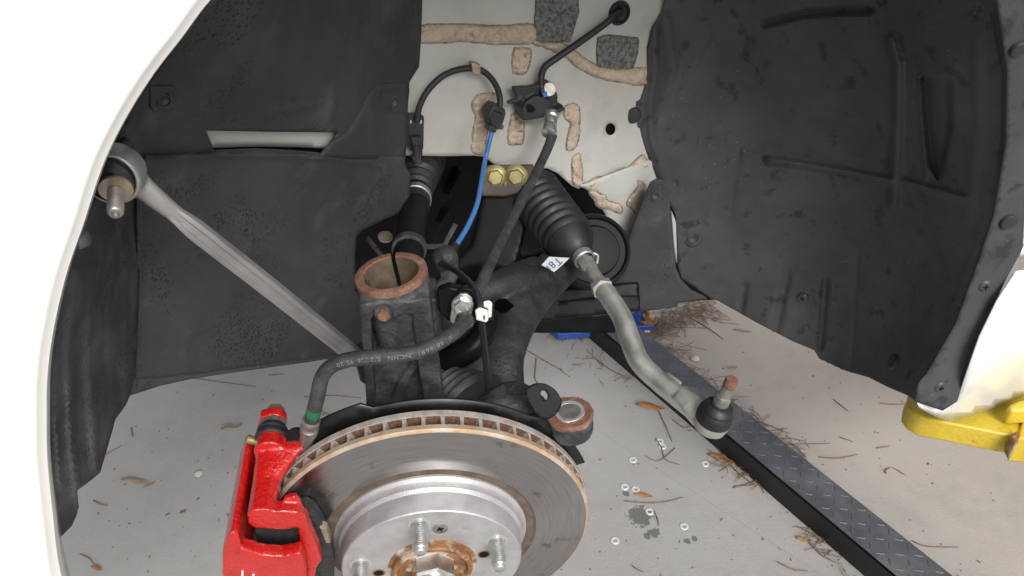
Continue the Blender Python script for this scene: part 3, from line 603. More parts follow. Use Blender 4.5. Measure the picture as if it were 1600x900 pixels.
for x, y in ((774, 276), (806, 275)):
    z = (CAM - P(x, y, .98)).normalized() + Vector((0, 0, -.15)); mw = axmat(P(x, y, .984), z, KL)
    b_ = lathe('flange_bolt', [(.0145, -.002), (.0145, .001), (.012, .0025), (.009, .004)], mw, m_zincy, bkt, 24)
    lathe('bolt_head', [(.0098, .003), (.0098, .010), (.0085, .0115), (0, .0118)], mw @ Matrix.Rotation(.3, 4, 'Z'), m_zincy, b_, 6, 20)
# paint drip below the bolts
pillow('paint_drip', [(786, 284), (793, 283), (792, 290), (788, 293)], lambda X, Y: np.full(len(X), .984), .001, 2, m_zincy, bkt, 2)
# bits glimpsed under the front panel
tube('engine_rod', pp((575, 372, .93), (600, 405, .9), (618, 430, .88)), .003, m_iron, car, 10)
lathe('engine_bolt', [(.009, 0), (.009, .002), (0, .003)], axmat(P(602, 371, .95), Vector((.15, -.25, 1))), m_shim, car, 16)
tube('wire_bracket', pp((655, 385, .93), (690, 384, .92), (700, 372, .92), (712, 350, .92)), .003, m_iron, car, 8, flat=(FWD, .4))
prism('rail_flange_strip', [P(x, y, D(x, y, .40)) for x, y in ((1050, 330), (1056, 345), (1060, 368), (1069, 372), (1070, 385), (1064, 405), (1058, 412), (1053, 380))], CN * .006, m_primer, car, .001)

# ================================================================== BRAKE ROTOR
rotor = thing('brake_rotor', 'vented steel brake disc with silver centre hat and bright swept face', 'brake disc', K(0, 0, -.01))
RR = .140
NV = 58
ann = [(.0925, -.0018), (.0925, 0), (.1372, 0), (.1380, -.0003), (.1380, -.0055), (.0925, -.0055)]
lathe('outer_friction_ring', ann, KM, m_rotor, rotor, 160, 25, closed=True)
lathe('outer_ring_edge', [(.1372, 0.0001), (.1386, -.0004), (RR, -.0016), (RR, -.0057), (.1379, -.0057), (.1379, -.0003)], KM, m_rimedge, rotor, 160, 25, closed=True)
lathe('inner_friction_ring', [(.09, -.0145), (.1375, -.0145), (RR + .0005, -.0149), (RR + .0005, -.0200), (.139, -.021), (.09, -.021)], KM, m_castedge, rotor, 160, 25, closed=True)
lathe('vent_wall', [(.1316, -.0143), (.1394, -.0143), (.1394, -.0146), (.1316, -.0146)], KM, m_vent, rotor, 160, 25, closed=True)
lathe('vent_core', [(.1315, -.0056), (.1315, -.0146), (.10, -.0146), (.10, -.0056)], KM, m_vent, rotor, 160, 25, closed=True)
vm = None
for k in range(NV):
    a = 2 * math.pi * k / NV + .02
    if vm is None:
        sec = [(-.0021, -.0056), (-.0014, -.0072), (-.0014, -.0131), (-.0021, -.0147), (.0021, -.0147), (.0014, -.0131), (.0014, -.0072), (.0021, -.0056)]
        v_, f_ = prism_geo([Vector((.128, x, z)) for x, z in sec], Vector((.0113, 0, 0)))
        o = mesh('vane', v_, f_, m_castedge, rotor, KM @ Matrix.Rotation(a, 4, 'Z'), 30); vm = o.data
    else: link(bpy.data.objects.new('vane', vm), rotor, KM @ Matrix.Rotation(a, 4, 'Z'))
lathe('face_groove', [(.0935, -.0002), (.0918, -.0006), (.0905, -.0016), (.084, -.0018), (.080, -.0018), (.080, -.0055), (.0935, -.0055)], KM, m_groove, rotor, 120, 20, closed=True)
lathe('rotor_hat', [(.0840, -.003), (.0836, -.0002), (.0815, .0012), (.0803, .0030), (.0795, .0075), (.0772, .0105), (.0765, .0240), (.0757, .0268), (.0748, .0277), (.0345, .0277), (.0340, .0270), (.034, -.004)], KM, m_zincflake, rotor, 120, 25)
def hatpart(name, a, b, prof, mt, parent, seg=24, c=.0277, sm=35):
    return lathe(name, prof, KM @ Matrix.Translation((a, b, c)), mt, parent, seg, sm)
# ================================================================== WHEEL HUB
hub = thing('wheel_hub', 'wheel hub with five bare studs and a large hex axle nut', 'wheel hub', K(0, 0, .02))
lathe('hub_pilot', [(.0338, .010), (.0338, .0330), (.0325, .0345), (.0300, .0345), (.0290, .0330), (.0285, .018), (.0, .018)], KM, m_hubrust, hub, 64)
lathe('rust_stain_ring', [(.0345, .02795), (.0368, .0280), (.0374, .0278), (.0374, .0270), (.0345, .0270)], KM, m_hubrust, hub, 64)
lathe('washer_ring', [(.0275, .018), (.0275, .0225), (.0255, .0238), (.0225, .0240), (.0215, .0225), (.0205, .0255), (0, .0258)], KM, m_steel, hub, 48)
nut = lathe('axle_nut', [(.0200, .0255), (.0200, .0275), (.0185, .0285), (.0185, .0420), (.0165, .0440), (.0122, .0445), (.0118, .0420), (0, .0420)], KM @ Matrix.Rotation(.35, 4, 'Z'), m_stud, hub, 6, 20)
lathe('nut_collar', [(.0125, .041), (.0125, .0468), (.0115, .0475), (.0105, .0475), (.0098, .045), (0, .0450)], KM, m_stud, nut, 32)
def stud(a):
    x, y = .0602 * math.cos(a), .0602 * math.sin(a)
    pr = [(.0062, -.004), (.0062, .0010)]
    h = .0015
    while h < .0210: pr += [(.0062, h), (.0062, h + .0004), (.0051, h + .0009)]; h += .0016
    pr += [(.0058, .0222), (.0050, .0228), (.0049, .0252), (.0040, .0262), (0, .0264)]
    o = hatpart('wheel_stud', x, y, pr, m_stud, hub, 20, sm=60)
    hatpart('stud_hole', x, y, [(.0092, -.0012), (.0090, .0002), (.0076, .0003), (.0074, -.001)], m_zincflake2, o, 28)
m_zincflake2 = mat('machined_hat_ring', (.60, .59, .58), .4, .6)
for k in range(5): stud(R(102 + 72 * k))
q = Kc(688, 826, .0277); sq = (q - KC0); sa, sb = sq.dot(KL), sq.dot(KV)
sc_ = hatpart('retaining_screw', sa, sb, [(.0064, -.001), (.0064, .0003), (.0058, .0006), (.0030, .0006), (0, .0004)], m_zincy2 if 'm_zincy2' in globals() else m_steel, rotor, 28)
for k in range(2):
    v_, f_ = box_geo(Vector((0, 0, .0006)), Vector((.0028 if k else .0007, 0, 0)), Vector((0, .0007 if k else .0028, 0)), Vector((0, 0, .0004)))
    mesh('screw_slot', v_, f_, m_void, sc_, KM @ Matrix.Translation((sa, sb, .0277)) @ Matrix.Rotation(.5, 4, 'Z'), 0)
for x, y in ((756, 866), (592, 895)):
    q = Kc(x, y, .0277) - KC0; hatpart('threaded_hole', q.dot(KL), q.dot(KV), [(.0042, .0002), (.0036, .0003), (0, .00025)], m_void, rotor, 20)
    hatpart('hole_rust', q.dot(KL), q.dot(KV), [(.0056, .0001), (.0042, .00025), (.0042, -.001)], m_hubrust, rotor, 20)

# ================================================================== DUST SHIELD
ds = []
pts = []
for k in range(0, 61):
    a = R(190 - 166 * k / 60)
    r_ = .1475
    if 135 < math.degrees(a) <= 148: r_ = .147
    if 112 < math.degrees(a) <= 135: r_ = .1525
    if math.degrees(a) <= 112: r_ = .1445
    if math.degrees(a) < 55: r_ = .1475
    if math.degrees(a) < 35: r_ = .1465
    pts.append((r_ * math.cos(a), r_ * math.sin(a)))
inn = [(.06 * math.cos(R(24 + 166 * k / 30)), .06 * math.sin(R(24 + 166 * k / 30))) for k in range(31)]
V, F, _ = cdt([(x * 4000, y * 4000) for x, y in pts + inn], 40, dense=False)
vs = [K(x / 4000, y / 4000, -.0285) for x, y in V]
shield = mesh('dust_shield', vs, [tuple(map(int, t)) for t in F], m_shield, None, None, 40)
md = shield.modifiers.new('thickness', 'SOLIDIFY'); md.thickness = .0018; md.offset = 0
tag(shield, 'thin black sheet metal dust shield behind the brake disc', 'dust shield')
# ear with a hole, child of the shield
ear = [(820, 614), (826, 604), (838, 599), (852, 600), (866, 608), (874, 618), (878, 630), (868, 648), (850, 655), (832, 640)]
hl = [(850 + 5.5 * math.cos(a) + 1.5 * math.sin(a), 618 + 8 * math.sin(a)) for a in np.linspace(0, 2 * math.pi, 14, endpoint=False)]
sheet('shield_ear', [(v.x, v.y) for v in crom([(x, y, 0) for x, y in ear], 4, True)], lambda X, Y: np.full(len(X), .650), m_bush, shield, .0018, 4, [hl])

# ================================================================== STEERING KNUCKLE
kn = thing('steering_knuckle', 'cast iron steering knuckle with empty split clamp and rusty steering eye', 'steering knuckle', K(0, .05, -.09))
CC = P(611, 427.5, .652); RO = .0293; RI = .0226
side = KL - STR * KL.dot(STR); side.normalize()
back = STR.cross(side); back = back if back.dot(FWD) > 0 else -back
CM = axmat(CC, STR, back)
# clamp ring with a slot on its far side
gap = .085; a_slot = -.08
vs, fs = lathe_geo([(RO, -.0008), (RO + .0010, -.016), (RO + .0010, -.022), (RI + .0006, -.022), (RI + .0006, -.0008)], 64, gap, 2 * math.pi - gap, closed=True)
ring = [CM @ Matrix.Rotation(a_slot, 4, 'Z') @ v for v in vs]
def kp(x, y, c=-.083): return Kc(x, y, c)
ribL = prism_geo([kp(*q) for q in ((561, 478), (576, 478), (580, 500), (581, 540), (585, 600), (587, 645), (573, 645), (568, 560), (563, 500))], KN * -.034)
ribR = prism_geo([kp(*q) for q in ((645, 480), (671, 466), (676, 500), (683, 560), (696, 645), (668, 645), (661, 612), (653, 570), (646, 515))], KN * -.034)
head = prism_geo([kp(*q) for q in ((566, 476), (585, 474), (610, 473), (640, 471), (668, 466), (672, 495), (648, 500), (640, 491), (630, 486), (592, 487), (583, 493), (578, 508), (563, 504))], KN * -.016)
web = prism_geo([kp(x, y, -.098) for x, y in ((572, 556), (586, 548), (600, 534), (640, 532), (655, 546), (684, 560), (694, 650), (572, 650))], KN * -.012)
wedge_ = prism_geo([kp(x, y, -.094) for x, y in ((600, 650), (622, 600), (650, 556), (655, 570), (634, 606), (618, 650))], KN * -.010)
bk0 = CM @ Matrix.Rotation(a_slot, 4, 'Z')
vb, fb = lathe_geo([(RO + .001, -.02), (RO + .002, -.075), (RI + .0015, -.075), (RI + .0015, -.02)], 40, gap, math.pi * .55, closed=True)
vb2, fb2 = lathe_geo([(RO + .001, -.02), (RO + .002, -.075), (RI + .0015, -.075), (RI + .0015, -.02)], 40, math.pi * 1.45, 2 * math.pi - gap, closed=True)
webu = ([bk0 @ v for v in vb], fb)
sideR = ([bk0 @ v for v in vb2], fb2)
lugR = prism_geo([kp(x, y, -.098) for x, y in ((668, 470), (682, 468), (688, 490), (684, 520), (676, 520))], KN * -.03)
body_ = cast('knuckle_body', [(ring, fs), ribL, ribR, head, web, wedge_, webu, sideR, lugR], m_iron, kn, .0012, 5, .0005)
lathe('clamp_rim', [(RI + .0004, -.002), (RI + .0006, .0012), (RI + .0012, .0018), (RO - .0006, .0018), (RO + .0004, .0010), (RO + .0006, -.002)], CM, m_rust, kn, 72, 40, closed=False).data
o = bpy.data.objects['clamp_rim']; bpy.data.objects.remove(o)
def partial(name, prof_, mw, mt, parent, seg, a0, a1, sm=40):
    v_, f_ = lathe_geo(prof_, seg, a0, a1, closed=True); return mesh(name, v_, f_, mt, parent, mw, sm)
CMs = CM @ Matrix.Rotation(a_slot, 4, 'Z')
partial('clamp_rim', [(RI + .0002, -.003), (RI + .0004, .0012), (RI + .0010, .0018), (RO - .0006, .0018), (RO + .0006, .0010), (RO + .0008, -.003)], CMs, m_rust, kn, 72, gap, 2 * math.pi - gap)
partial('clamp_bore', [(RI + .0012, .0005), (RI - .0002, .0003), (RI - .0002, -.055), (RI + .0012, -.055)], CMs, m_bore, kn, 72, gap * 1.02, 2 * math.pi - gap * 1.02, 60)
partial('bore_sleeve', [(RI + .0010, -.018), (RI + .0030, -.018), (RI + .0034, -.062), (RI + .0010, -.062)], CMs, m_iron, kn, 64, gap * 1.02, 2 * math.pi - gap * 1.02, 60)
lathe('bore_floor', [(RI + .001, -.057), (RI * .6, -.054), (0, -.053)], CM, m_iron, kn, 40)
# bolt shank crossing the bore
q = CM @ Vector((.006, -.002, -.030)); tube('pinch_bolt', [q - side * .020, q + side * .020], .0075, m_steel, kn, 16)
lathe('bore_bolt_head', [(.0085, -.008), (.0085, 0), (.0075, .0022), (.004, .0034), (0, .0036)], axmat(CM @ Vector((-.002, .0, -.034)), STR * .8 + KN * .5), m_steel, kn, 20)
# rusty stub on the front of the clamp
mw = axmat(kp(600, 487, -.083), KN * .9 + STR * .25)
lathe('stub_boss', [(.0085, -.006), (.0080, .003), (.0066, .0050), (0, .0050)], mw, m_iron, kn, 24)
lathe('stub_bolt', [(.0055, .003), (.0055, .0075), (.0045, .0095), (0, .0098)], mw, m_rust, kn, 6, 20)
# lower lug glimpsed left of the body
prism('lower_lug', [kp(x, y, -.13) for x, y in ((553, 560), (572, 552), (576, 606), (562, 596))], KN * -.02, m_alu2 if 'm_alu2' in globals() else m_arm, kn, .002)
# steering arm and eye
EC = P(890, 645, .668); ER = .0192
EM = axmat(EC, STR, side)
cast('steering_arm', [tube_geo(crom([K(.03, .05, -.06), K(.055, .085, -.058), K(.085, .098, -.052), EC - STR * .012 - side * .017], 6), [.022, .020, .015, .008], 16),
                      ([EM @ v for v in lathe_geo([(ER, -.0005), (ER * 1.02, -.012), (ER * .95, -.022), (.0082, -.022), (.0088, -.0005)], 40, closed=True)[0]], lathe_geo([(1, 1)] * 5, 40, closed=True)[1]),
                      tube_geo(crom(pp((770, 650, .73), (800, 625, .73), (832, 632, .71), (858, 656, .69)), 6), [.022, .018, .012, .007], 14)], m_iron, kn, .0014, 4, .0012)
def jit(o, s, amt):
    for v in o.data.vertices: v.co += Vector((mnoise.noise(v.co * s), mnoise.noise(v.co * s + Vector((5, 0, 0))), 0)) * amt
eye = lathe('steering_eye', [(.0095, .0012), (.0105, .0020), (.0125, .0020), (.0135, .0012), (ER - .001, .0010), (ER + .0006, -.0004), (ER + .0008, -.003)], EM, m_rust, kn, 56); jit(eye, 160, .0012)
lathe('eye_machined_ring', [(.0088, .0012), (.0094, .0024), (.0122, .0024), (.0130, .0014)], EM, m_zincflake, eye, 40)
lathe('eye_bore', [(.0088, .0022), (.0080, .0012), (.0072, -.018)], EM, m_steel, eye, 40)

# ================================================================== BRAKE CALIPER
cal = thing('brake_caliper', 'glossy red painted brake caliper clamped over the left of the disc', 'brake caliper', K(-.15, .05, 0))
def kq(pts, c): return [Kc(x, y, c) for x, y in pts]
def kprism(pts, c0, c1):          # outline traced on the plane c0, drawn along the axle to c1
    return prism_geo(kq(pts, c0), KN * (c1 - c0))
PINA, PINB = -.1305, .0950
pin = lambda c: K(PINA, PINB, c)
wide_ = ((-.1228, .0745), (-.1140, .0870), (-.1050, .0970), (-.1035, .0995), (-.110, .1005), (-.128, .1005), (-.139, .0975), (-.1425, .088), (-.141, .075), (-.1275, .0705))
thin_ = ((-.1228, .0745), (-.1215, .0785), (-.1205, .084), (-.1208, .089), (-.124, .0935), (-.131, .0945), (-.138, .0935), (-.1415, .088), (-.141, .075), (-.1275, .0705))
loft = prism_geo([K(a, b, -.022) for a, b in wide_], KN * .02)
loft = (loft[0][:10] + [K(a, b, .002) for a, b in thin_], loft[1])
br = cast('pad_carrier', [
    tube_geo([pin(-.036), pin(-.020)], [.0108, .0125], 24),
    prism_geo([K(a, b, -.030) for a, b in ((-.1228, .0745), (-.1205, .080), (-.121, .090), (-.126, .094), (-.137, .094), (-.1415, .089), (-.142, .077), (-.138, .071), (-.1275, .0705))], KN * .063),
    prism_geo([K(a, b, -.032) for a, b in ((-.1228, .0745), (-.1140, .0870), (-.1050, .0970), (-.1035, .0995), (-.110, .1005), (-.128, .1005), (-.139, .0975), (-.1425, .088), (-.141, .075), (-.1275, .0705))], KN * .013),
    loft,
    kprism([(392, 803), (396, 818), (402, 826), (440, 829), (466, 825), (468, 846), (478, 882), (477, 912), (491, 912), (494, 890), (503, 876), (497, 856), (488, 836), (478, 812), (466, 801), (440, 799)], .033, .0225),
    kprism([(440, 800), (444, 780), (462, 776), (470, 786), (476, 812), (462, 815)], .0240, .0190)],
    m_red, cal, .0011, 9)
bd_ = cast('caliper_body', [
    prism_geo([K(a, b, -.048) for a, b in ((-.1465, .074), (-.1475, .081), (-.1515, .0835), (-.156, .077), (-.161, .06), (-.165, .03), (-.167, -.02), (-.163, -.08), (-.145, -.085), (-.1455, -.04), (-.146, 0), (-.1455, .04))], KN * .092),
    kprism([(378, 858), (390, 862), (410, 868), (440, 870), (470, 864), (476, 882), (479, 905), (479, 980), (366, 980), (362, 920), (365, 890), (370, 868)], .046, .0345),
    prism_geo([K(a, b, -.060) for a, b in ((-.146, .07), (-.156, .072), (-.165, .02), (-.16, -.07), (-.10, -.07), (-.09, .04), (-.115, .065))], KN * .025)],
    m_red, cal, .0012, 12)
# slide pin: bolt, red lug, bellows
zc = axmat(pin(-.0111), KN, KL) @ Matrix.Diagonal((.84, .84, .6, 1))
lathe('pin_bellows', [(.0132, -.0365), (.0150, -.038), (.0158, -.0425), (.0148, -.046), (.0138, -.0465), (.0146, -.0485), (.0150, -.0515), (.0138, -.0545), (.0118, -.056), (.0112, -.062)], zc, m_rubber, cal, 36)
lathe('pin_hex', [(.0135, -.0600), (.0135, -.0655), (.012, -.067)], zc @ Matrix.Rotation(.4, 4, 'Z'), m_steel, cal, 6, 20)
cast('pin_lug', [tube_geo([pin(-.0510), pin(-.0605)], [.0108, .0100], 24), prism_geo([pin(-.0520) + KL * a + KV * b for a, b in ((0, .009), (-.010, .008), (-.0145, -.008), (-.012, -.018), (.0, -.011), (.008, -.005))], KN * -.008)], m_red, cal, .0012, 5)
lathe('pin_bolt', [(.0088, -.084), (.0088, -.0925), (.0078, -.0935), (.0060, -.0935), (.0055, -.092), (0, -.092)], zc, m_steel, cal, 6, 20)
q = Kc(396, 692, -.040); tube('bleed_screw', [q + KL * .006, q - KL * .002 + KV * .004, q - KL * .005 + KV * .006], .0036, m_zincy, cal, 8)
pr = P(452, 690, .655); lathe('fluid_inlet', [(.012, -.01), (.012, .002), (.0095, .004), (.006, .009), (0, .010)], axmat(Kc(462, 688, -.036), -KN), m_rubber, cal, 24)
prism('inlet_boss', kq(((448, 700), (450, 688), (470, 684), (478, 690), (480, 700)), -.040), KN * .02, m_red, cal, .003)
# pads
pad = thing('brake_pad', 'dark brake pad between the red caliper and the outer face of the disc', 'brake pad', K(-.10, .02, .01))
prism('friction_block', [K(a, b, .0005) for a, b in ((-.130, .048), (-.112, .062), (-.102, .066), (-.096, .060), (-.088, .034), (-.085, 0), (-.088, -.05), (-.13, -.05))], KN * .011, m_pad, pad, .0015)
prism('backing_plate', [K(a, b, .0118) for a, b in ((-.142, .046), (-.12, .062), (-.102, .068), (-.094, .062), (-.085, .034), (-.082, 0), (-.085, -.05), (-.14, -.05))], KN * .006, m_pad, pad, .001)
prism('abutment_clip', [K(a, b, .0150) for a, b in ((-.142, .066), (-.118, .060), (-.112, .060), (-.112, .056), (-.128, .056), (-.1285, .050), (-.131, .050), (-.1315, .055), (-.135, .055), (-.1355, .059), (-.144, .062))], KN * .004, m_shim, pad, .0004)
prism('wear_clip', [K(a, b, .012) for a, b in ((-.0915, .050), (-.0860, .045), (-.0835, .028), (-.0875, .027))], KN * .008, m_shim, pad, .0006)
# letters on the outer face, tops just inside the frame
for j, (x, y0, y1, wd) in enumerate(((379, 893, 912, 1.6), (396, 898, 912, 1.6))):
    a = Kc(x, y0, .0466); b = Kc(x - 1, y1, .0466)
    tube('letter', [a, b], .0009, m_letter, bd_, 8)

# ================================================================== STABILISER LINK
lk = thing('stabilizer_link', 'grey aluminium stabilizer link with threaded stud hanging on the left', 'stabilizer link', P(300, 370, .6))
LC = P(178, 272, .462)
LM = axmat(LC, KN * 1 + KV * .1, KL) @ Matrix.Scale(.80, 4)
ld = P(300, 352, .60) - LC; ld.normalize()
# housing: ring with a blended neck into the rod
rodp = pp((215, 286, .476), (236, 306, .482), (262, 325, .492), (330, 378, .52), (430, 456, .585), (520, 528, .67), (562, 562, .715))
rpath = crom(rodp, 6)
nrm = (KN + KV * .4).normalized()
ringv = [LM @ v for v in lathe_geo([(.0170, .010), (.0190, .0105), (.0205, .008), (.0212, 0), (.0200, -.012), (.012, -.016), (.001, -.0165), (.001, -.012), (.0165, -.008), (.0165, .004)], 48, closed=True)[0]]
cast('link_housing', [(ringv, lathe_geo([(1, 1)] * 10, 48, closed=True)[1]),
                      tube_geo(crom(pp((205, 280, .476), (226, 296, .480), (262, 325, .492), (300, 354, .508)), 6), [.0105, .0074, .0062, .0053], 14, flat=(nrm, .62))], m_alu, lk, .0011, 5)
vs, fs = [], []
fr = frames(rpath); sec = [(-1, -.45), (-.92, -.62), (-.45, -.68), (-.36, -.42), (.36, -.42), (.45, -.68), (.92, -.62), (1, -.45), (1, .45), (.8, .65), (-.8, .65), (-1, .45)]
for i, p in enumerate(rpath):
    t = fr[i][0]; z = (nrm - t * nrm.dot(t)).normalized(); x = t.cross(z); r_ = (.0058 + .0016 * i / len(rpath)) * min(1, .62 + .1 * max(0, i - 12))
    for a, b in sec: vs.append(p + x * a * r_ - z * b * r_)
ns_ = len(sec)
for i in range(len(rpath) - 1):
    for j in range(ns_): fs.append((i * ns_ + j, i * ns_ + (j + 1) % ns_, (i + 1) * ns_ + (j + 1) % ns_, (i + 1) * ns_ + j))
o = mesh('link_rod', vs[2 * 6 * ns_:], fs[:-(12) * ns_], m_alu, lk, None, 40)
md = o.modifiers.new('bevel', 'BEVEL'); md.width = .0007; md.segments = 2
lathe('ball_boot', [(.0166, .006), (.0168, .0095), (.0160, .0125), (.0125, .0150), (.0105, .0175), (.0, .0180)], LM, m_rubber, lk, 40)
SM_ = axmat(P(181, 295, .446), P(180, 337, .4325) - P(181, 295, .446), KL) @ Matrix.Scale(.86, 4)
lathe('stud_flange', [(.0060, -.002), (.0104, -.001), (.0106, .0004), (.0104, .0012), (.0060, .0015)], SM_, m_zincp if 'm_zincp' in globals() else m_shim, lk, 36)
pr_ = [(.0048, -.002), (.0048, .003)]
h = .0035
while h < .0222: pr_ += [(.0051, h), (.0051, h + .0003), (.0042, h + .0007)]; h += .0013
pr_ += [(.0047, .0232), (.0042, .0240), (.0026, .0240), (.0024, .0222), (0, .0222)]
lathe('threaded_stud', pr_, SM_, m_steel, lk, 22, 60)

# ================================================================== CONTROL ARM
ca = thing('control_arm', 'black lower control arm curving from the bushing down behind the disc', 'control arm', P(780, 560, .84))
cast('arm_casting', [tube_geo(crom(pp((790, 680, .80), (782, 610, .82), (786, 555, .835), (806, 500, .87), (838, 452, .92), (875, 415, .97), (905, 392, 1.0)), 6), [.034, .026, .023, .024, .026, .026, .024], 18, flat=(FWD, .6)),
                     tube_geo(crom(pp((745, 670, .80), (738, 600, .82), (735, 555, .835), (722, 515, .85), (690, 480, .86), (650, 460, .87)), 6), [.028, .024, .022, .022, .024, .024], 18, flat=(FWD, .6)),
                     prism_geo([P(x, y, .84) for x, y in ((706, 555), (760, 520), (800, 520), (790, 660), (715, 660))], FWD * .012),
                     tube_geo(crom(pp((720, 470, .86), (765, 452, .875), (800, 440, .90), (840, 425, .93)), 6), [.014, .015, .02, .02], 14)], m_arm, ca, .002, 6, .0004)
tube('arm_lip', pp((668, 566, .80), (700, 562, .79), (735, 545, .785), (757, 518, .79), (766, 488, .80)), [.012, .013, .013, .012, .010], m_black, ca, 16)
bm_ = axmat(P(930, 392, 1.03), (CAM - P(930, 392, 1.03)).normalized() + Vector((.25, 0, .1)))
lathe('rear_bushing', [(.049, -.05), (.050, -.01), (.047, 0), (.043, .002), (.041, -.003), (.034, -.004), (.031, .003), (.018, .005), (0, .005)], bm_, m_bush, ca, 56)
pillow('arm_opening_shade', [(770, 474), (778, 468), (790, 466), (804, 478), (792, 488), (776, 489), (770, 484)], lambda X, Y: np.full(len(X), .845), .0004, 3, m_openshade, ca, 3, under=0)  # flat black patch painting the shade between the arm's branches
lb = prism('paper_label', pp((846, 414, .888), (858, 401, .892), (890, 403, .896), (880, 413, .892), (866, 425, .888)), FWD * .0006, m_label, ca)
lb['label'] = 'white paper label with blue print'
def place_text(name, body, o, xd, yd, size, mt, parent, thick=.0002):
    cu = bpy.data.curves.new(name, 'FONT'); cu.body = body; cu.size = size; cu.align_x = 'CENTER'; cu.align_y = 'CENTER'; cu.extrude = thick
    to = bpy.data.objects.new(name + '_tmp', cu); COL.objects.link(to)
    dg = bpy.context.evaluated_depsgraph_get(); me = bpy.data.meshes.new_from_object(to.evaluated_get(dg)); bpy.data.objects.remove(to)
    me.materials.clear(); me.materials.append(mt); me.name = name
    z = xd.cross(yd)
    mw = Matrix((xd, yd, z)).transposed().to_4x4(); mw.translation = o
    return link(bpy.data.objects.new(name, me), parent, mw)
lx = (P(866, 425, .888) - P(888, 402, .896)).normalized(); lz = (CAM - P(866, 412, .93)).normalized(); lz = (lz - lx * lz.dot(lx)).normalized(); ly = lz.cross(lx)
fdir = -FWD
place_text('label_print', 'T', P(872, 408, .8915), lx, ly, .013, m_labelink, lb)
place_text('label_print', '81', P(860, 416, .888), lx, ly, .012, m_labelink, lb)

# ================================================================== DRIVE SHAFT
dsh = thing('drive_shaft', 'black drive shaft with ribbed rubber joint boots behind the strut clamp', 'drive shaft', P(638, 380, .9))
a0, a1 = P(656, 255, 1.04), P(638, 400, .86)
ax = (a1 - a0).normalized(); L0 = (a1 - a0).length
tube('shaft_bar', [a0 + ax * .05, a1 + ax * .08], .0165, m_bush, dsh, 24)
prf = []
for k in range(7):
    h = -.02 + k * .014; r_ = .034 - k * .0022
    prf += [(r_ - .006, h), (r_, h + .004), (r_, h + .008), (r_ - .006, h + .0125)]
prf += [(.0185, .085), (.018, .11)]
lathe('joint_boot', prf, axmat(a0, ax), m_rubber, dsh, 36)
lathe('boot_clamp', [(.018, .088), (.0196, .0885), (.0196, .097), (.018, .098)], axmat(a0, ax), m_steel, dsh, 36)
lathe('shaft_band', [(.0166, 0), (.0190, .001), (.0190, .009), (.0166, .010)], axmat(P(640, 384, .875), ax), m_iron, dsh, 36)
prf = []
o0 = P(690, 600, .80); od = (P(735, 640, .77) - o0).normalized()
for k in range(5): h = k * .011; prf += [(.020 + k * .004, h), (.026 + k * .004, h + .004), (.021 + k * .004, h + .009)]
lathe('joint_boot', prf, axmat(o0, od), m_rubber, dsh, 32)

# ================================================================== TIE ROD
tr = thing('tie_rod', 'galvanised steering tie rod with black bellows, its ball joint hanging free', 'tie rod', P(985, 530, .82))
b0, b1 = P(832, 300, 1.02), P(906, 396, .93); bx = (b1 - b0).normalized(); BL = (b1 - b0).length
prf = [(.020, -.03), (.030, -.012)]
nR = 8
for k in range(nR):
    h = k / nR * BL * .80; st_ = BL * .80 / nR; r_ = .0355 - .0005 * k
    prf += [(r_ - .0065, h), (r_ - .001, h + st_ * .25), (r_, h + st_ * .45), (r_ - .001, h + st_ * .7)]
prf += [(.0275, BL * .805), (.0298, BL * .825), (.0285, BL * .85), (.0225, BL * .93), (.0165, BL * .995), (.0112, BL * 1.03), (.0108, BL * 1.10)]
tb = lathe('steering_bellows', prf, axmat(b0, bx), m_rubber, tr, 44, 60)
lathe('bellows_clamp', [(.0112, BL * 1.03), (.0128, BL * 1.035), (.0128, BL * 1.09), (.0112, BL * 1.10)], axmat(b0, bx), m_alu, tr, 30)
tube('clamp_ear', [b1 + bx * .006 + RIGHT * .012 + UP * .004, b1 + bx * .006 + RIGHT * .018 + UP * .001, b1 + bx * .010 + RIGHT * .015 - UP * .006], .0018, m_alu, tr, 8)
i0, i1 = P(909, 402, .925), P(940, 448, .868)
tube('inner_rod', [i0, i1], .0083, m_rod, tr, 18)
idr = (i1 - i0).normalized()
lathe('rod_flats', [(.0080, 0), (.0100, .002), (.0100, .022), (.0085, .026)], axmat(i0 + idr * .010, idr), m_rod, tr, 6, 20)
lathe('lock_nut', [(.0085, 0), (.0125, .001), (.0125, .009), (.0085, .010)], axmat(P(938, 446, .872), idr), m_rod, tr, 6, 20)
orp = pp((938, 446, .872), (950, 462, .862), (972, 496, .845), (984, 530, .83), (1000, 566, .815), (1030, 596, .80), (1062, 622, .785), (1090, 648, .77), (1106, 664, .762))
cast('outer_rod', [tube_geo(crom(orp, 6), [.0108, .0110, .0110, .0112, .0110, .0106, .0108, .0090, .0110], 20),
                   prism_geo(pp((1036, 586, .80), (1046, 582, .80), (1066, 597, .79), (1064, 604, .79)), FWD * .012),
                   tube_geo(crom(pp((1060, 612, .78), (1080, 628, .775), (1104, 650, .765)), 5), [.010, .016, .018], 16, flat=(STR, .5))], m_rod, tr, .0011, 6)
BJ = P(1116, 651, .752); BD = (P(1138, 606, .725) - P(1112, 660, .752)).normalized(); BM = axmat(BJ, BD)
lathe('ball_socket', [(.010, -.016), (.0155, -.014), (.0168, -.008), (.0160, -.001)], BM, m_rod, tr, 36)
lathe('ball_boot', [(.0150, -.006), (.0168, -.004), (.0174, .001), (.0170, .006), (.0158, .0085), (.0148, .009), (.0152, .0105), (.0140, .013), (.0115, .0155), (.0095, .0165), (.0092, .0180), (.0082, .0182)], BM, m_rubber, tr, 44)
bs_ = lathe('ball_stud', [(.0078, .014), (.0076, .022), (.0070, .0275), (.0058, .0280), (.0056, .0400), (.0060, .0402)], BM, m_steel, tr, 30)
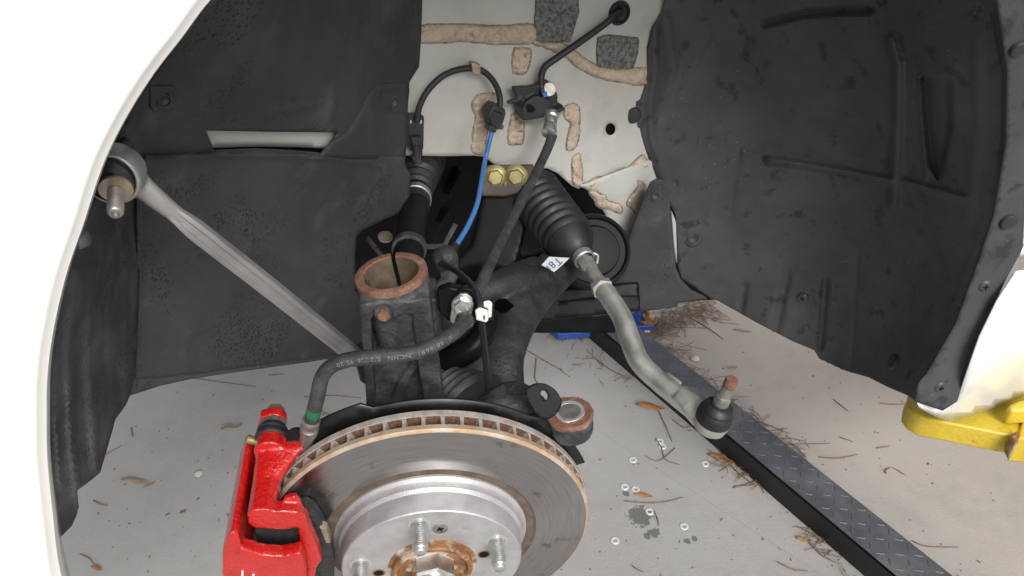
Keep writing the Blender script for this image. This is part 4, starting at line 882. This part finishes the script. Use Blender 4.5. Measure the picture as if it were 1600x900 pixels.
lathe('stud_tip', [(.0060, .0398), (.0061, .0480), (.0055, .0495), (0, .0496)], BM, m_rust, bs_, 24)
lathe('cotter_hole', [(.0018, 0), (.0014, .0006), (0, .0006)], axmat(BM @ Vector((0, 0, .0440)) + (CAM - BJ).normalized() * .0058, (CAM - BJ)), m_void, bs_, 12)

# ================================================================== BRAKE HOSE
ho = thing('brake_hose', 'long black rubber brake hose with green band running to the caliper', 'brake hose', P(730, 490, .62))
upr = pp((863, 212, .955), (852, 240, .935), (820, 305, .85), (790, 362, .775), (762, 420, .70), (748, 452, .668), (738, 470, .655))
tube('hose', upr, [.0060, .0056, .0052, .0050, .0051, .0052, .0053], m_hose, ho, 18)
lowp = pp((727, 497, .632), (722, 508, .618), (706, 522, .604), (676, 540, .592), (640, 552, .586), (590, 557, .584), (545, 562, .585), (518, 572, .588), (503, 590, .593), (497, 615, .600), (491, 640, .610), (486, 660, .620))
lowpath = crom(lowp, 8)
v_, f_ = tube_geo(lowpath, .0057, 20); mesh('hose', v_, f_, m_hose, ho, None, 60)
tube('green_band', pp((491.8, 637, .6088), (489.2, 647.5, .6135)), .0059, m_green, ho, 20)
hd = (P(481, 684, .632) - P(486, 660, .620)).normalized()
lathe('hose_ferrule', [(.0064, -.001), (.0072, .0005), (.0072, .004), (.0064, .006), (.0066, .009), (.0074, .010), (.0072, .016), (.0060, .020)], axmat(P(486.5, 656, .6185), hd), m_iron2 if 'm_iron2' in globals() else m_steel, ho, 28)
tube('hose_end', pp((482, 678, .630), (478, 690, .640), (476, 700, .646)), .0060, m_steel, ho, 16)
# bracket plate: oblong with two holes, standing on the knuckle
bp_o = P(722, 482, .640); pz = (KN * .85 + KV * .25 - KL * .12).normalized(); px_ = (P(737, 470, .64) - P(708, 475, .64)); px_ = (px_ - pz * px_.dot(pz)).normalized(); py_ = pz.cross(px_)
def onp(x, y):
    r = ray(x, y); return CAM + r * ((bp_o - CAM).dot(pz) / r.dot(pz))
ol = [(703, 496), (706, 478), (711, 465), (719, 459), (729, 459), (737, 465), (740, 476), (737, 490), (734, 505), (729, 515), (720, 518), (713, 510), (703, 503)]
plt = prism('hose_bracket', [onp(*q) for q in ol], -pz * .003, m_bracket if 'm_bracket' in globals() else m_steel, ho, .0008)
bmw = axmat(onp(722, 476), pz, px_)
lathe('bolt_flange', [(.0085, 0), (.0085, .0012), (.0072, .0024)], bmw, m_stud, plt, 30)
lathe('bolt_head', [(.0066, .002), (.0066, .0075), (.0058, .0085), (.0035, .0086), (.003, .0078), (0, .0078)], bmw @ Matrix.Rotation(.5, 4, 'Z'), m_stud, plt, 6, 20)
lathe('hose_grommet', [(.0078, -.004), (.0078, .0005), (.0062, .0010)], axmat(onp(726, 501), pz, px_), m_hose, plt, 28)
prism('bracket_back', [onp(*q) - pz * .008 for q in ((712, 462), (722, 455), (736, 458), (746, 470), (744, 500), (738, 512), (730, 512))], -pz * .004, m_black, ho, .001)
prism('bracket_foot', [onp(*q) - pz * .010 for q in ((680, 462), (700, 455), (720, 460), (712, 500), (700, 512), (684, 495))], -pz * .012, m_black, ho, .002)
# printed lettering along the hose, upside down as it hangs
txt = '101 6816691  NCHN  S/21/16 9S.20  II'
Ls = [0]
for i in range(1, len(lowpath)): Ls.append(Ls[-1] + (lowpath[i] - lowpath[i - 1]).length)
frl = frames(lowpath)
def hose_at(s):
    i = 0
    while i < len(Ls) - 2 and Ls[i + 1] < s: i += 1
    t = (s - Ls[i]) / (Ls[i + 1] - Ls[i]); return lowpath[i].lerp(lowpath[i + 1], t), frl[i][0]
cu = bpy.data.curves.new('print', 'FONT'); cu.size = .0052; cu.extrude = 0
to = bpy.data.objects.new('print_tmp', cu); COL.objects.link(to)
vs, fs = [], []
s = .036
for ch in txt:
    if ch != ' ':
        cu.body = ch; bpy.context.view_layer.update(); dg = bpy.context.evaluated_depsgraph_get(); me = bpy.data.meshes.new_from_object(to.evaluated_get(dg))
        b = len(vs)
        for v in me.vertices:
            c_, t_ = hose_at(s + v.co.x)
            ov = (CAM - c_); ov = (ov - t_ * ov.dot(t_)).normalized(); sd = t_.cross(ov)      # t_ runs right to left: letters stand on their head
            an = -(v.co.y - .0020) / .0063 - .38
            vs.append(c_ + (ov * math.cos(an) + sd * math.sin(an)) * .00583)
        for f in me.polygons: fs.append(tuple(b + i for i in f.vertices))
        s += max((v.co.x for v in me.vertices), default=.003) + .0006; bpy.data.meshes.remove(me)
    else: s += .0022
bpy.data.objects.remove(to)
mesh('hose_print', vs, fs, m_text, ho, None, 0)
# upper end fitting
fd_ = (P(852, 240, .935) - P(860, 180, .965)).normalized()
lathe('crimped_fitting', [(.006, -.004), (.009, -.003), (.009, .002), (.0072, .004), (.0078, .007), (.0078, .012), (.0070, .014), (.0084, .017), (.0084, .024), (.0094, .025), (.0090, .028), (.0075, .029)], axmat(P(861.5, 181, .965), fd_), m_stud, ho, 28)

# ================================================================== BRACKET AND HARD LINE ON THE INNER PANEL
hb = thing('hose_clip', 'black plastic hose holder with bolt on the grey inner panel', 'hose holder', P(845, 165, .955))
def hd_(x, y, o=0): return P(x, y, D(x, y, WIN - .012 - o))
cast('holder_body', [prism_geo([hd_(x, y, .016) for x, y in ((816, 172), (822, 160), (838, 150), (852, 152), (862, 160), (868, 172), (882, 168), (884, 172), (862, 180), (840, 186), (818, 189))], CN * .024),
                     prism_geo([hd_(x, y, .008) for x, y in ((803, 137), (830, 136), (846, 132), (850, 148), (822, 152), (808, 150), (804, 144))], CN * .008),
                     prism_geo([hd_(x, y, .010) for x, y in ((793, 159), (802, 156), (818, 152), (820, 158), (806, 162), (794, 163))], CN * .005),
                     prism_geo([hd_(x, y, .004) for x, y in ((850, 130), (860, 128), (868, 138), (872, 150), (872, 168), (860, 170), (850, 150))], CN * .012),
                     prism_geo([hd_(x, y, .012) for x, y in ((864, 176), (880, 164), (882, 172), (866, 182))], CN * .014)], m_clip, hb, .0012, 3)
prism('holder_plate', [hd_(x, y, .004) for x, y in ((818, 188), (880, 170), (884, 175), (856, 190), (820, 192))], CN * .01, m_steel, hb, .0005)
pillow('holder_window', [(822, 163), (830, 163), (838, 172), (832, 176), (824, 176)], lambda X, Y: Dn(X, Y, np.full(len(X), WIN - .0285)), .0006, 2, m_void, hb, 2, under=0)
mw = axmat(hd_(857, 140, .008), (CAM - hd_(857, 140)).normalized() + Vector((.35, 0, .1)))
lathe('holder_bolt', [(.0088, 0), (.0088, .003), (.0078, .0045), (.0030, .0048), (0, .0044)], mw, m_steel, hb, 28)
prism('blue_tag', [hd_(x, y, .020) for x, y in ((848, 146), (855, 144), (856, 151), (850, 152))], CN * .003, m_bluetag if 'm_bluetag' in globals() else m_blue, hb)
bl = thing('brake_line', 'thin black brake pipe from a round grommet to the hose holder', 'brake pipe', hd_(900, 70))
tube('pipe', [hd_(968, 18, -.012), hd_(958, 27, 0), hd_(935, 45), hd_(900, 70), hd_(868, 92), hd_(852, 104), hd_(846, 118), hd_(846, 135, .006), hd_(849, 150, .01)], .0042, m_wire, bl, 14, 8)
gm = surf(iw, 967, 20)
lathe('grommet', [(.0146, -.002), (.0148, .002), (.0138, .004), (.0110, .0042), (.0100, .0020), (.0060, .0010), (.0050, .004), (0, .0045)], gm, m_rubber, bl, 36)

# ================================================================== WHEEL SPEED SENSOR CABLE
se = thing('sensor_cable', 'black and blue wheel speed sensor cable looping over the grey panel', 'sensor cable', hd_(720, 150))
tube('cable', [hd_(652, 190, .006), hd_(653, 178, .006), hd_(656, 165, .006), hd_(668, 142, .006), hd_(690, 120, .006), hd_(715, 109, .004), hd_(742, 107, .004), hd_(760, 115, .006), hd_(774, 132, .008), hd_(781, 152, .01), hd_(780, 172, .014)], .0036, m_wire, se, 12, 6)
tube('cable_strand', [hd_(648, 212, .006), hd_(651, 232, .007), hd_(652, 256, .01)], .0052, m_wire, se, 10)
tube('cable_strand', [hd_(654, 212, .006), hd_(656, 232, .008), hd_(655, 255, .012)], .0030, m_wire, se, 10)
def hbox(name, pl, o, th, mt, parent, bev=.001): return prism(name, [hd_(x, y, o) for x, y in pl], CN * th, mt, parent, bev)
ch = hbox('cable_holder', ((638, 183), (641, 180), (660, 180), (663, 183), (662, 232), (659, 238), (641, 236), (638, 228)), .002, .010, m_clip, se)
hbox('holder_slot', ((641, 188), (643, 188), (643, 193), (641, 193)), .0025, .002, m_primer, ch, 0)
hbox('holder_slot', ((656, 188), (659, 188), (659, 193), (656, 193)), .0025, .002, m_primer, ch, 0)
hbox('holder_bridge', ((644, 215), (659, 216), (659, 228), (645, 228)), .012, .008, m_clip, ch)
hbox('holder_foot', ((645, 246), (659, 246), (658, 257), (648, 259)), .012, .012, m_clip, ch, .002)
hbox('cable_clip', ((737, 99), (741, 98), (751, 101), (752, 116), (746, 118), (738, 115)), .010, .010, m_clipgrey2 if 'm_clipgrey2' in globals() else m_shim, se)
cn = hbox('connector', ((770, 167), (774, 165), (790, 171), (791, 178), (787, 192), (779, 204), (766, 200), (768, 190), (762, 184), (764, 178)), .020, .020, m_clip, se, .002)
hbox('connector_slot', ((771, 172), (785, 177), (785, 179), (771, 174)), .0208, .002, m_void, cn, 0)
hbox('connector_neck', ((764, 196), (778, 200), (775, 208), (763, 205)), .024, .012, m_clip, cn, .0015)
q = hd_(782.5, 198, .012); lathe('connector_pin', [(.0036, 0), (.0036, .006), (0, .0064)], axmat(q, CAM - q), m_clip, cn, 16)
tube('blue_cable', [hd_(769, 204, .016), hd_(765, 220, .018), hd_(758, 250, .022), P(752, 285, .92), P(745, 320, .89), P(730, 355, .86), P(712, 384, .83)], .0029, m_blue, se, 12, 8)
tube('cable_sheath', [P(712, 384, .83), P(705, 394, .82), P(700, 404, .81)], .0042, m_wire, se, 10)
cast('sensor_boot', [tube_geo(crom(pp((690, 405, .80), (696, 402, .795), (704, 396, .80)), 4), [.012, .0125, .010], 16),
                     prism_geo(pp((684, 412, .80), (716, 398, .80), (716, 430, .80), (706, 452, .795), (698, 466, .79), (684, 463, .79), (681, 445, .79), (688, 432, .795)), FWD * .010)], m_sensor if 'm_sensor' in globals() else m_hose, se, .0015, 4, .0015)
tube('thin_cable', pp((690, 412, .785), (704, 418, .765), (724, 432, .71), (740, 450, .66), (748, 468, .645), (752, 486, .640), (753, 505, .650), (757, 545, .70), (762, 590, .73), (766, 640, .745)), [.0032, .0032, .0030, .0028, .0028, .0028, .0028, .0030, .0032, .0034], m_wire, se, 12, 8)
def bbox(name, pl, d, th, mt, parent, bev=.0006): return prism(name, [P(x, y, d) for x, y in pl], FWD * th, mt, parent, bev)
wc = bbox('white_clip', ((742, 484), (749, 480), (762, 484), (763, 500), (760, 504), (744, 500)), .632, .010, m_clipwhite, se, .001)
bbox('clip_tongue', ((755, 471), (764, 469), (769, 473), (768, 495), (763, 497), (762, 482), (756, 480)), .640, .004, m_clipwhite, wc)
bbox('clip_notch', ((755, 493), (758, 493), (758, 500), (755, 499)), .6315, .003, m_clip, wc, 0)
bbox('clip_plate', ((757, 470), (768, 469), (773, 475), (771, 500), (764, 502)), .646, .004, m_black, wc)
# ================================================================== LIFT PARTS
zt = PW(1481, 658, .028).z - .010
def at_z(x, y, z): return G(x, y, z)
tp = [(1418, 632), (1427, 644), (1445, 654), (1484, 661), (1588, 682), (1640, 640), (1640, 560), (1500, 560), (1440, 590), (1420, 615)]
la = thing('car_lift', 'yellow steel lift arm pad holding the car under its white sill', 'lift arm', at_z(1500, 640, 0))
prism('arm_plate', [at_z(x, y, zt) for x, y in tp], Vector((0, 0, -.034)), m_yellow, la, .003, 3)
prism('arm_section', [at_z(x, y, zt + .004) for x, y in ((1591, 684), (1660, 690), (1720, 640), (1660, 590), (1600, 640))], Vector((0, 0, -.045)), m_yellow, la, .003)
prism('pad_lip', [at_z(x, y, zt + .03) for x, y in ((1575, 632), (1592, 624), (1660, 615), (1660, 640), (1600, 640), (1580, 641))], Vector((0, 0, -.028)), m_yellow, la, .006, 3)
prism('weld_bead', [at_z(x, y, zt + .006) for x, y in ((1580, 680), (1588, 672), (1593, 676), (1592, 690), (1586, 692))], Vector((0, 0, -.03)), m_hubrust, la, .003)

# blue base plate of the far post, partly under the channel
bpz = .022
bpl = thing('lift_base_plate', 'blue bolted steel base plate of the far lift post', 'base plate', G(930, 510))
prism('plate', [G(x, y, bpz) for x, y in ((852, 503), (940, 488), (1018, 490), (1022, 508), (930, 518), (872, 522))], Vector((0, 0, -.018)), m_bluepaint, bpl, .002)
prism('gusset', [G(x, y, bpz) for x, y in ((988, 502), (1002, 490), (1006, 496), (998, 504))], Vector((0, 0, .05)), m_bluepaint, bpl, .001)
for x, y in ((880, 508), (1012, 500)):
    lathe('anchor_bolt', [(.024, 0), (.024, .003), (.016, .0035), (.016, .018), (.014, .02), (.008, .02), (.008, .035), (0, .036)], Matrix.Translation(G(x, y, bpz)), m_rustzinc if 'm_rustzinc' in globals() else m_hubrust, bpl, 12)

# ---- black checker-plate channel across the floor
A, B = G(1100, 684), G(1350, 900)
cd = (B - A).normalized(); cs = Vector((-cd.y, cd.x, 0))
if cs.dot(G(1500, 760) - A) < 0: cs = -cs
hz, best = .03, 9
for k in range(10, 120):
    h = k / 1000; q = G(1256, 777, h) - A; e = abs(q.dot(cs) - .006)
    if e < best: best, hz = e, h
wd = (G(1256, 715, hz) - A).dot(cs); wd2 = (G(1369, 806, hz) - A).dot(cs)
print('channel height', hz, 'width', wd, wd2)
t0 = (G(922, 520) - A).dot(cd); t1 = (B - A).dot(cd) + .5
def chp(t, s, z): return A + cd * t + cs * s + Vector((0, 0, z))
ch_ = thing('floor_channel', 'long dark checker plate channel cover lying across the concrete', 'channel cover', chp((t0 + t1) / 2, wd / 2, 0))
prism('top_plate', [chp(t0, .006, hz), chp(t1, .006, hz), chp(t1, wd, hz), chp(t0, wd, hz)], Vector((0, 0, -.004)), m_cover, ch_, .0012)
prism('side_wall', [chp(t0, .0, .001), chp(t1, .0, .001), chp(t1, .004, .001), chp(t0, .004, .001)], Vector((0, 0, hz - .006)), m_coverside, ch_)
prism('side_wall', [chp(t0, wd - .004, .001), chp(t1, wd - .004, .001), chp(t1, wd - .001, .001), chp(t0, wd - .001, .001)], Vector((0, 0, hz - .006)), m_coverside, ch_)
prism('end_wall', [chp(t0 + .002, .005, .001), chp(t0 + .002, wd - .005, .001), chp(t0 + .006, wd - .005, .001), chp(t0 + .006, .005, .001)], Vector((0, 0, hz - .006)), m_coverside, ch_)
# raised lugs, alternating directions
lug = [(-.0085, 0, 0), (-.003, .0021, 0), (.003, .0021, 0), (.0085, 0, 0), (.003, -.0021, 0), (-.003, -.0021, 0), (-.005, 0, .0011), (.005, 0, .0011)]
lf = [(0, 1, 6), (1, 2, 7, 6), (2, 3, 7), (3, 4, 7), (4, 5, 6, 7), (5, 0, 6)]
lm = None; cells = []
sp_ = .0195; nc = max(3, int((wd - .014) / sp_ * 1.0))
rows = int((t1 - t0) / sp_)
for i in range(rows):
    for j in range(nc):
        cells.append((t1 - .01 - i * sp_, .006 + (wd - .006) * (j + .5) / nc, (i + j) % 2))
from bpy_extras.object_utils import world_to_camera_view
far_v, far_f = [], []
cnt = 0
for t, s_, k in cells:
    p = chp(t, s_, hz + .0001); r_ = p - CAM
    X_ = 800 + FPX * r_.dot(RIGHT) / r_.dot(FWD); Y_ = 450 - FPX * r_.dot(UP) / r_.dot(FWD)
    ang = math.atan2(cd.y, cd.x) + (R(45) if k else R(-45))
    mw = Matrix.Translation(p) @ Matrix.Rotation(ang, 4, 'Z')
    if Y_ > 905: continue
    if cnt < 290:
        if lm is None: o = mesh('tread_lug', lug, lf, m_cover, ch_, mw, 0); lm = o.data
        else: link(bpy.data.objects.new('tread_lug', lm), ch_, mw)
        cnt += 1
    else:
        b = len(far_v); far_v += [mw @ Vector(v) for v in lug]; far_f += [tuple(b + q for q in f) for f in lf]
print('lugs', cnt, len(far_f) // 6)
if far_v: mesh('far_tread_lugs', far_v, far_f, m_cover, ch_, None, 0)['kind'] = 'stuff'

# ================================================================== SMALL THINGS ON THE FLOOR
wm = None
for x, y, lab in ((1031, 690, 'zinc washer touching its twin, the upper one beside a forked twig'), (1035, 698, 'zinc washer touching its twin, the lower one beside a forked twig'), (989, 719, 'lone zinc washer on the concrete nearest the rusty steering eye'), (1102, 725, 'zinc washer beside a brown leaf next to the floor channel'),
                  (976, 761, 'left zinc washer of the pair above the small red leaf'), (993, 765, 'zinc washer just above the tip of the small red leaf'), (1015, 800, 'zinc washer at the edge of the dark oil spot'), (1069, 823, 'zinc washer lying alone right of the oil spot'), (961, 845, 'zinc washer lowest in view, close to the brake disc')):
    mw = Matrix.Translation(G(x, y, .0002)) @ Matrix.Rotation(x * .7, 4, 'Z')
    if wm is None: o = lathe('washer', [(.0042, 0), (.0042, .0015), (.0074, .0015), (.0078, .0011), (.0078, 0)], mw, m_washer, None, 28, 30, closed=True); wm = o.data
    else: o = link(bpy.data.objects.new('washer', wm), None, mw)
    tag(o, lab, 'washer', 'washers scattered on the concrete')
def leaf(x, y, L, W_, ang, mt, label, curl=.2, z=.002):
    vs, fs = [], []; n = 9
    for i in range(n + 1):
        t = i / n; wv = W_ * math.sin(math.pi * min(t * .95 + .03, 1)) ** .8
        for j in (-1, 0, 1):
            vs.append(Vector(((t - .5) * L, j * wv / 2 + .08 * W_ * math.sin(t * 6), curl * W_ * (abs(j) * .9 + .5 * math.sin(t * 5 + 1)) )))
    for i in range(n):
        for j in range(2): fs.append((i * 3 + j, i * 3 + j + 1, i * 3 + j + 4, i * 3 + j + 3))
    o = mesh('leaf', vs, fs, mt, None, Matrix.Translation(G(x, y, z)) @ Matrix.Rotation(R(ang), 4, 'Z'), 180)
    md = o.modifiers.new('thickness', 'SOLIDIFY'); md.thickness = .0005
    return tag(o, label, 'leaf', 'dry leaves on the concrete')
leaf(1016, 636, .062, .020, -8, m_leafo, 'large orange dry leaf left of the dark floor channel')
leaf(1128, 718, .055, .018, -22, m_leaf, 'brown leaf against the side of the floor channel near a washer')
leaf(1006, 774, .036, .010, -8, m_leafo, 'small red-brown leaf below two washers')
leaf(1255, 843, .026, .010, -10, m_leafo, 'small rusty leaf beside the near end of the floor channel')
leaf(210, 752, .056, .014, -3, m_leafp, 'pale brown leaf on the concrete left of the red caliper, larger of two')
leaf(233, 758, .024, .007, 45, m_leafp, 'small thin leaf right next to a larger pale leaf')
leaf(362, 668, .042, .012, 25, m_leafp, 'curled pale leaf on the concrete left of the caliper slide pin', .5)
leaf(151, 888, .022, .010, -15, m_leaf, 'dark brown leaf near the lower edge beside the white fender')
leaf(262, 804, .012, .004, 60, m_twig, 'tiny dark leaf scrap left of the caliper body')
leaf(286, 800, .014, .007, 55, m_twig, 'small blackish leaf scrap nearest the red caliper body')
leaf(1145, 575, .025, .008, 20, m_leafp, 'pale curled leaf right of the free tie rod')
leaf(1160, 517, .045, .007, -12, m_leafp, 'long narrow tan leaf under the rear liner')
leaf(1366, 812, .030, .007, -30, m_leaf, 'brown leaf strip lying against the right edge of the floor channel')
leaf(1213, 684, .040, .012, -15, m_leafp, 'pale leaf by the right edge of the floor channel below the ball joint')
def pebble(x, y, r_, label, mt=m_stone, fl=.5):
    bm = bmesh.new(); bmesh.ops.create_icosphere(bm, subdivisions=2, radius=r_)
    for v in bm.verts: v.co *= 1 + .25 * mnoise.noise(v.co * (1.2 / r_) + Vector((x, y, 0))); v.co.z *= fl
    me = bpy.data.meshes.new('pebble'); bm.to_mesh(me); bm.free(); finish(me, mt, 180)
    return tag(link(bpy.data.objects.new('pebble', me), None, Matrix.Translation(G(x, y, r_ * fl * .6))), label, 'pebble')
pebble(1086, 560, .011, 'tan pebble right of the bend of the tie rod')
pebble(1009, 515, .013, 'white pebble beside the blue base plate', m_clipwhite)
pebble(310, 740, .0085, 'flat white pebble on the concrete left of the caliper', m_clipwhite, .25)
pebble(1117, 499, .007, 'small black pebble under the rear liner', m_twig)
TW = [([(1028, 640), (1040, 665), (1050, 690)], 'thin twig running down towards two touching washers'), ([(1024, 685), (1034, 700), (1040, 718), (1062, 726)], 'forked reddish twig beside two touching washers'),
      ([(976, 783), (1010, 786), (1040, 784), (1068, 777)], 'long reddish pine needle just below the small red leaf'), ([(1022, 798), (1028, 812), (1029, 822)], 'short needle beside the washer on the oil spot'), ([(988, 884), (996, 890), (1006, 894)], 'dark bark scrap at the bottom beside the brake disc'),
      ([(1140, 690), (1180, 690), (1230, 694), (1297, 693)], 'long twig pointing right from the floor channel below the ball joint'), ([(1160, 650), (1195, 662), (1235, 678)], 'twig along the right of the floor channel by the ball joint'), ([(1280, 714), (1310, 716), (1340, 710)], 'forked needle on the warm-toned concrete left of the yellow arm'),
      ([(1312, 683), (1333, 690)], 'short brown stick on the warm-toned concrete'), ([(1385, 740), (1384, 735), (1395, 731), (1414, 742)], 'hooked dark twig on the warm-toned concrete'), ([(1338, 790), (1348, 815), (1360, 838)], 'twig lying on the checker plate'),
      ([(1425, 845), (1450, 854), (1498, 855)], 'long needle right of the channel near the lower edge'), ([(1370, 700), (1390, 697)], 'faint needle left of the yellow arm'), ([(1375, 630), (1400, 632), (1425, 630)], 'brown stick just left of the yellow arm'), ([(1302, 624), (1318, 636), (1326, 643)], 'bent twig on the slab under the rear liner'),
      ([(1245, 822), (1270, 835), (1290, 850)], 'thin needle leaving the small rusty leaf'), ([(1262, 845), (1285, 868), (1308, 880)], 'needle curving along the near end of the channel'), ([(1146, 762), (1170, 756), (1180, 750)], 'twig below the channel beside the brown leaf'), ([(1215, 878), (1240, 890), (1262, 892)], 'fine needle on the grey concrete near the lower edge'),
      ([(1120, 700), (1150, 735), (1182, 760)], 'long thin twig along the side of the channel'), ([(1085, 500), (1110, 515), (1130, 530)], 'thin needle near the pine litter under the car'), ([(160, 712), (175, 704), (190, 696)], 'straight stick beside the ribbed front liner'), ([(146, 782), (156, 788), (168, 790)], 'curved needle below the ribbed front liner'),
      ([(125, 866), (138, 872), (146, 880)], 'dark needle above the lower left leaf'), ([(354, 802), (362, 812), (367, 815)], 'short curved needle touching the red caliper in view'), ([(475, 620), (520, 618), (566, 622)], 'thin straw behind the brake hose'), ([(300, 590), (340, 596), (400, 604)], 'straw near the lower edge of the front panel'), ([(205, 668), (207, 682)], 'short upright straw left of the water mark'), ([(420, 586), (445, 584)], 'tiny straw just below the front panel'),
      ([(500, 640), (520, 652), (530, 662)], 'faint straw between hose and knuckle'), ([(820, 545), (845, 560), (880, 580)], 'curved twig right of the control arm'), ([(838, 560), (836, 590), (842, 600)], 'fine twig hanging down by the shield ear'), ([(930, 560), (955, 578), (985, 592)], 'brown twig left of the floor channel'),
      ([(1055, 700), (1030, 720), (1008, 712)], 'loose needle under the orange leaf'), ([(1050, 655), (1070, 668), (1090, 660)], 'root-like twig below the orange leaf')]
def twig_geo(pts, r_):
    path = crom([G(x, y, .0016 + .0012 * (i % 2)) for i, (x, y) in enumerate(pts)], 5)
    return tube_geo(path, [r_, r_ * .9, r_ * .55], 6)
for pl, lab in TW:
    v_, f_ = twig_geo(pl, .0011 + .0004 * random.random()); tag(mesh('twig', v_, f_, m_twig, None, None, 60), lab, 'twig', 'twigs and needles on the concrete')
# fine pine litter drifted along the channel and under the car
vs, fs = [], []
def litter(n, x0, y0, x1, y1, sx, sy, lmin, lmax):
    for _ in range(n):
        t = random.random(); x = x0 + (x1 - x0) * t + random.gauss(0, sx); y = y0 + (y1 - y0) * t + random.gauss(0, sy)
        p = G(x, y, .002 + random.random() * .005); a = random.random() * 6.3; L_ = random.uniform(lmin, lmax)
        dv = Vector((math.cos(a), math.sin(a), random.gauss(0, .04))); bv = Vector((-dv.y, dv.x, 0)) * random.gauss(0, .15)
        v_, f_ = tube_geo([p - dv * L_ / 2, p + bv * L_ / 2, p + dv * L_ / 2], random.uniform(.0004, .0008), 4)
        b = len(vs); vs.extend(v_); fs.extend(tuple(b + q for q in f) for f in f_)
litter(190, 1010, 520, 1110, 478, 14, 8, .02, .09); litter(60, 1000, 530, 1060, 560, 22, 9, .02, .10); litter(70, 1080, 580, 1190, 668, 9, 9, .015, .07); litter(40, 1190, 668, 1260, 715, 12, 6, .01, .06)
litter(60, 870, 525, 925, 522, 12, 3, .008, .03); litter(28, 1120, 715, 1190, 755, 12, 6, .015, .06); litter(25, 1260, 830, 1330, 895, 8, 6, .01, .05); litter(25, 900, 550, 1000, 600, 20, 12, .01, .04)
for _ in range(300):              # crumbs of bark and grit
    x = random.uniform(100, 1560); y = random.uniform(500, 899); p = G(x, y, .0008); r_ = random.choice((.0006, .0008, .0010, .0013))
    a = random.random() * 3; d1 = Vector((math.cos(a), math.sin(a), 0)) * r_ * random.uniform(1, 2.5); d2 = Vector((-math.sin(a), math.cos(a), 0)) * r_
    v_, f_ = box_geo(p, d1, d2, Vector((0, 0, r_ * .5))); b = len(vs); vs.extend(v_); fs.extend(tuple(b + q for q in f) for f in f_)
o = mesh('pine_litter', vs, fs, m_twig, None, None, 0); o['kind'] = 'stuff'; o['label'] = 'fine pine needle litter and grit on the concrete'
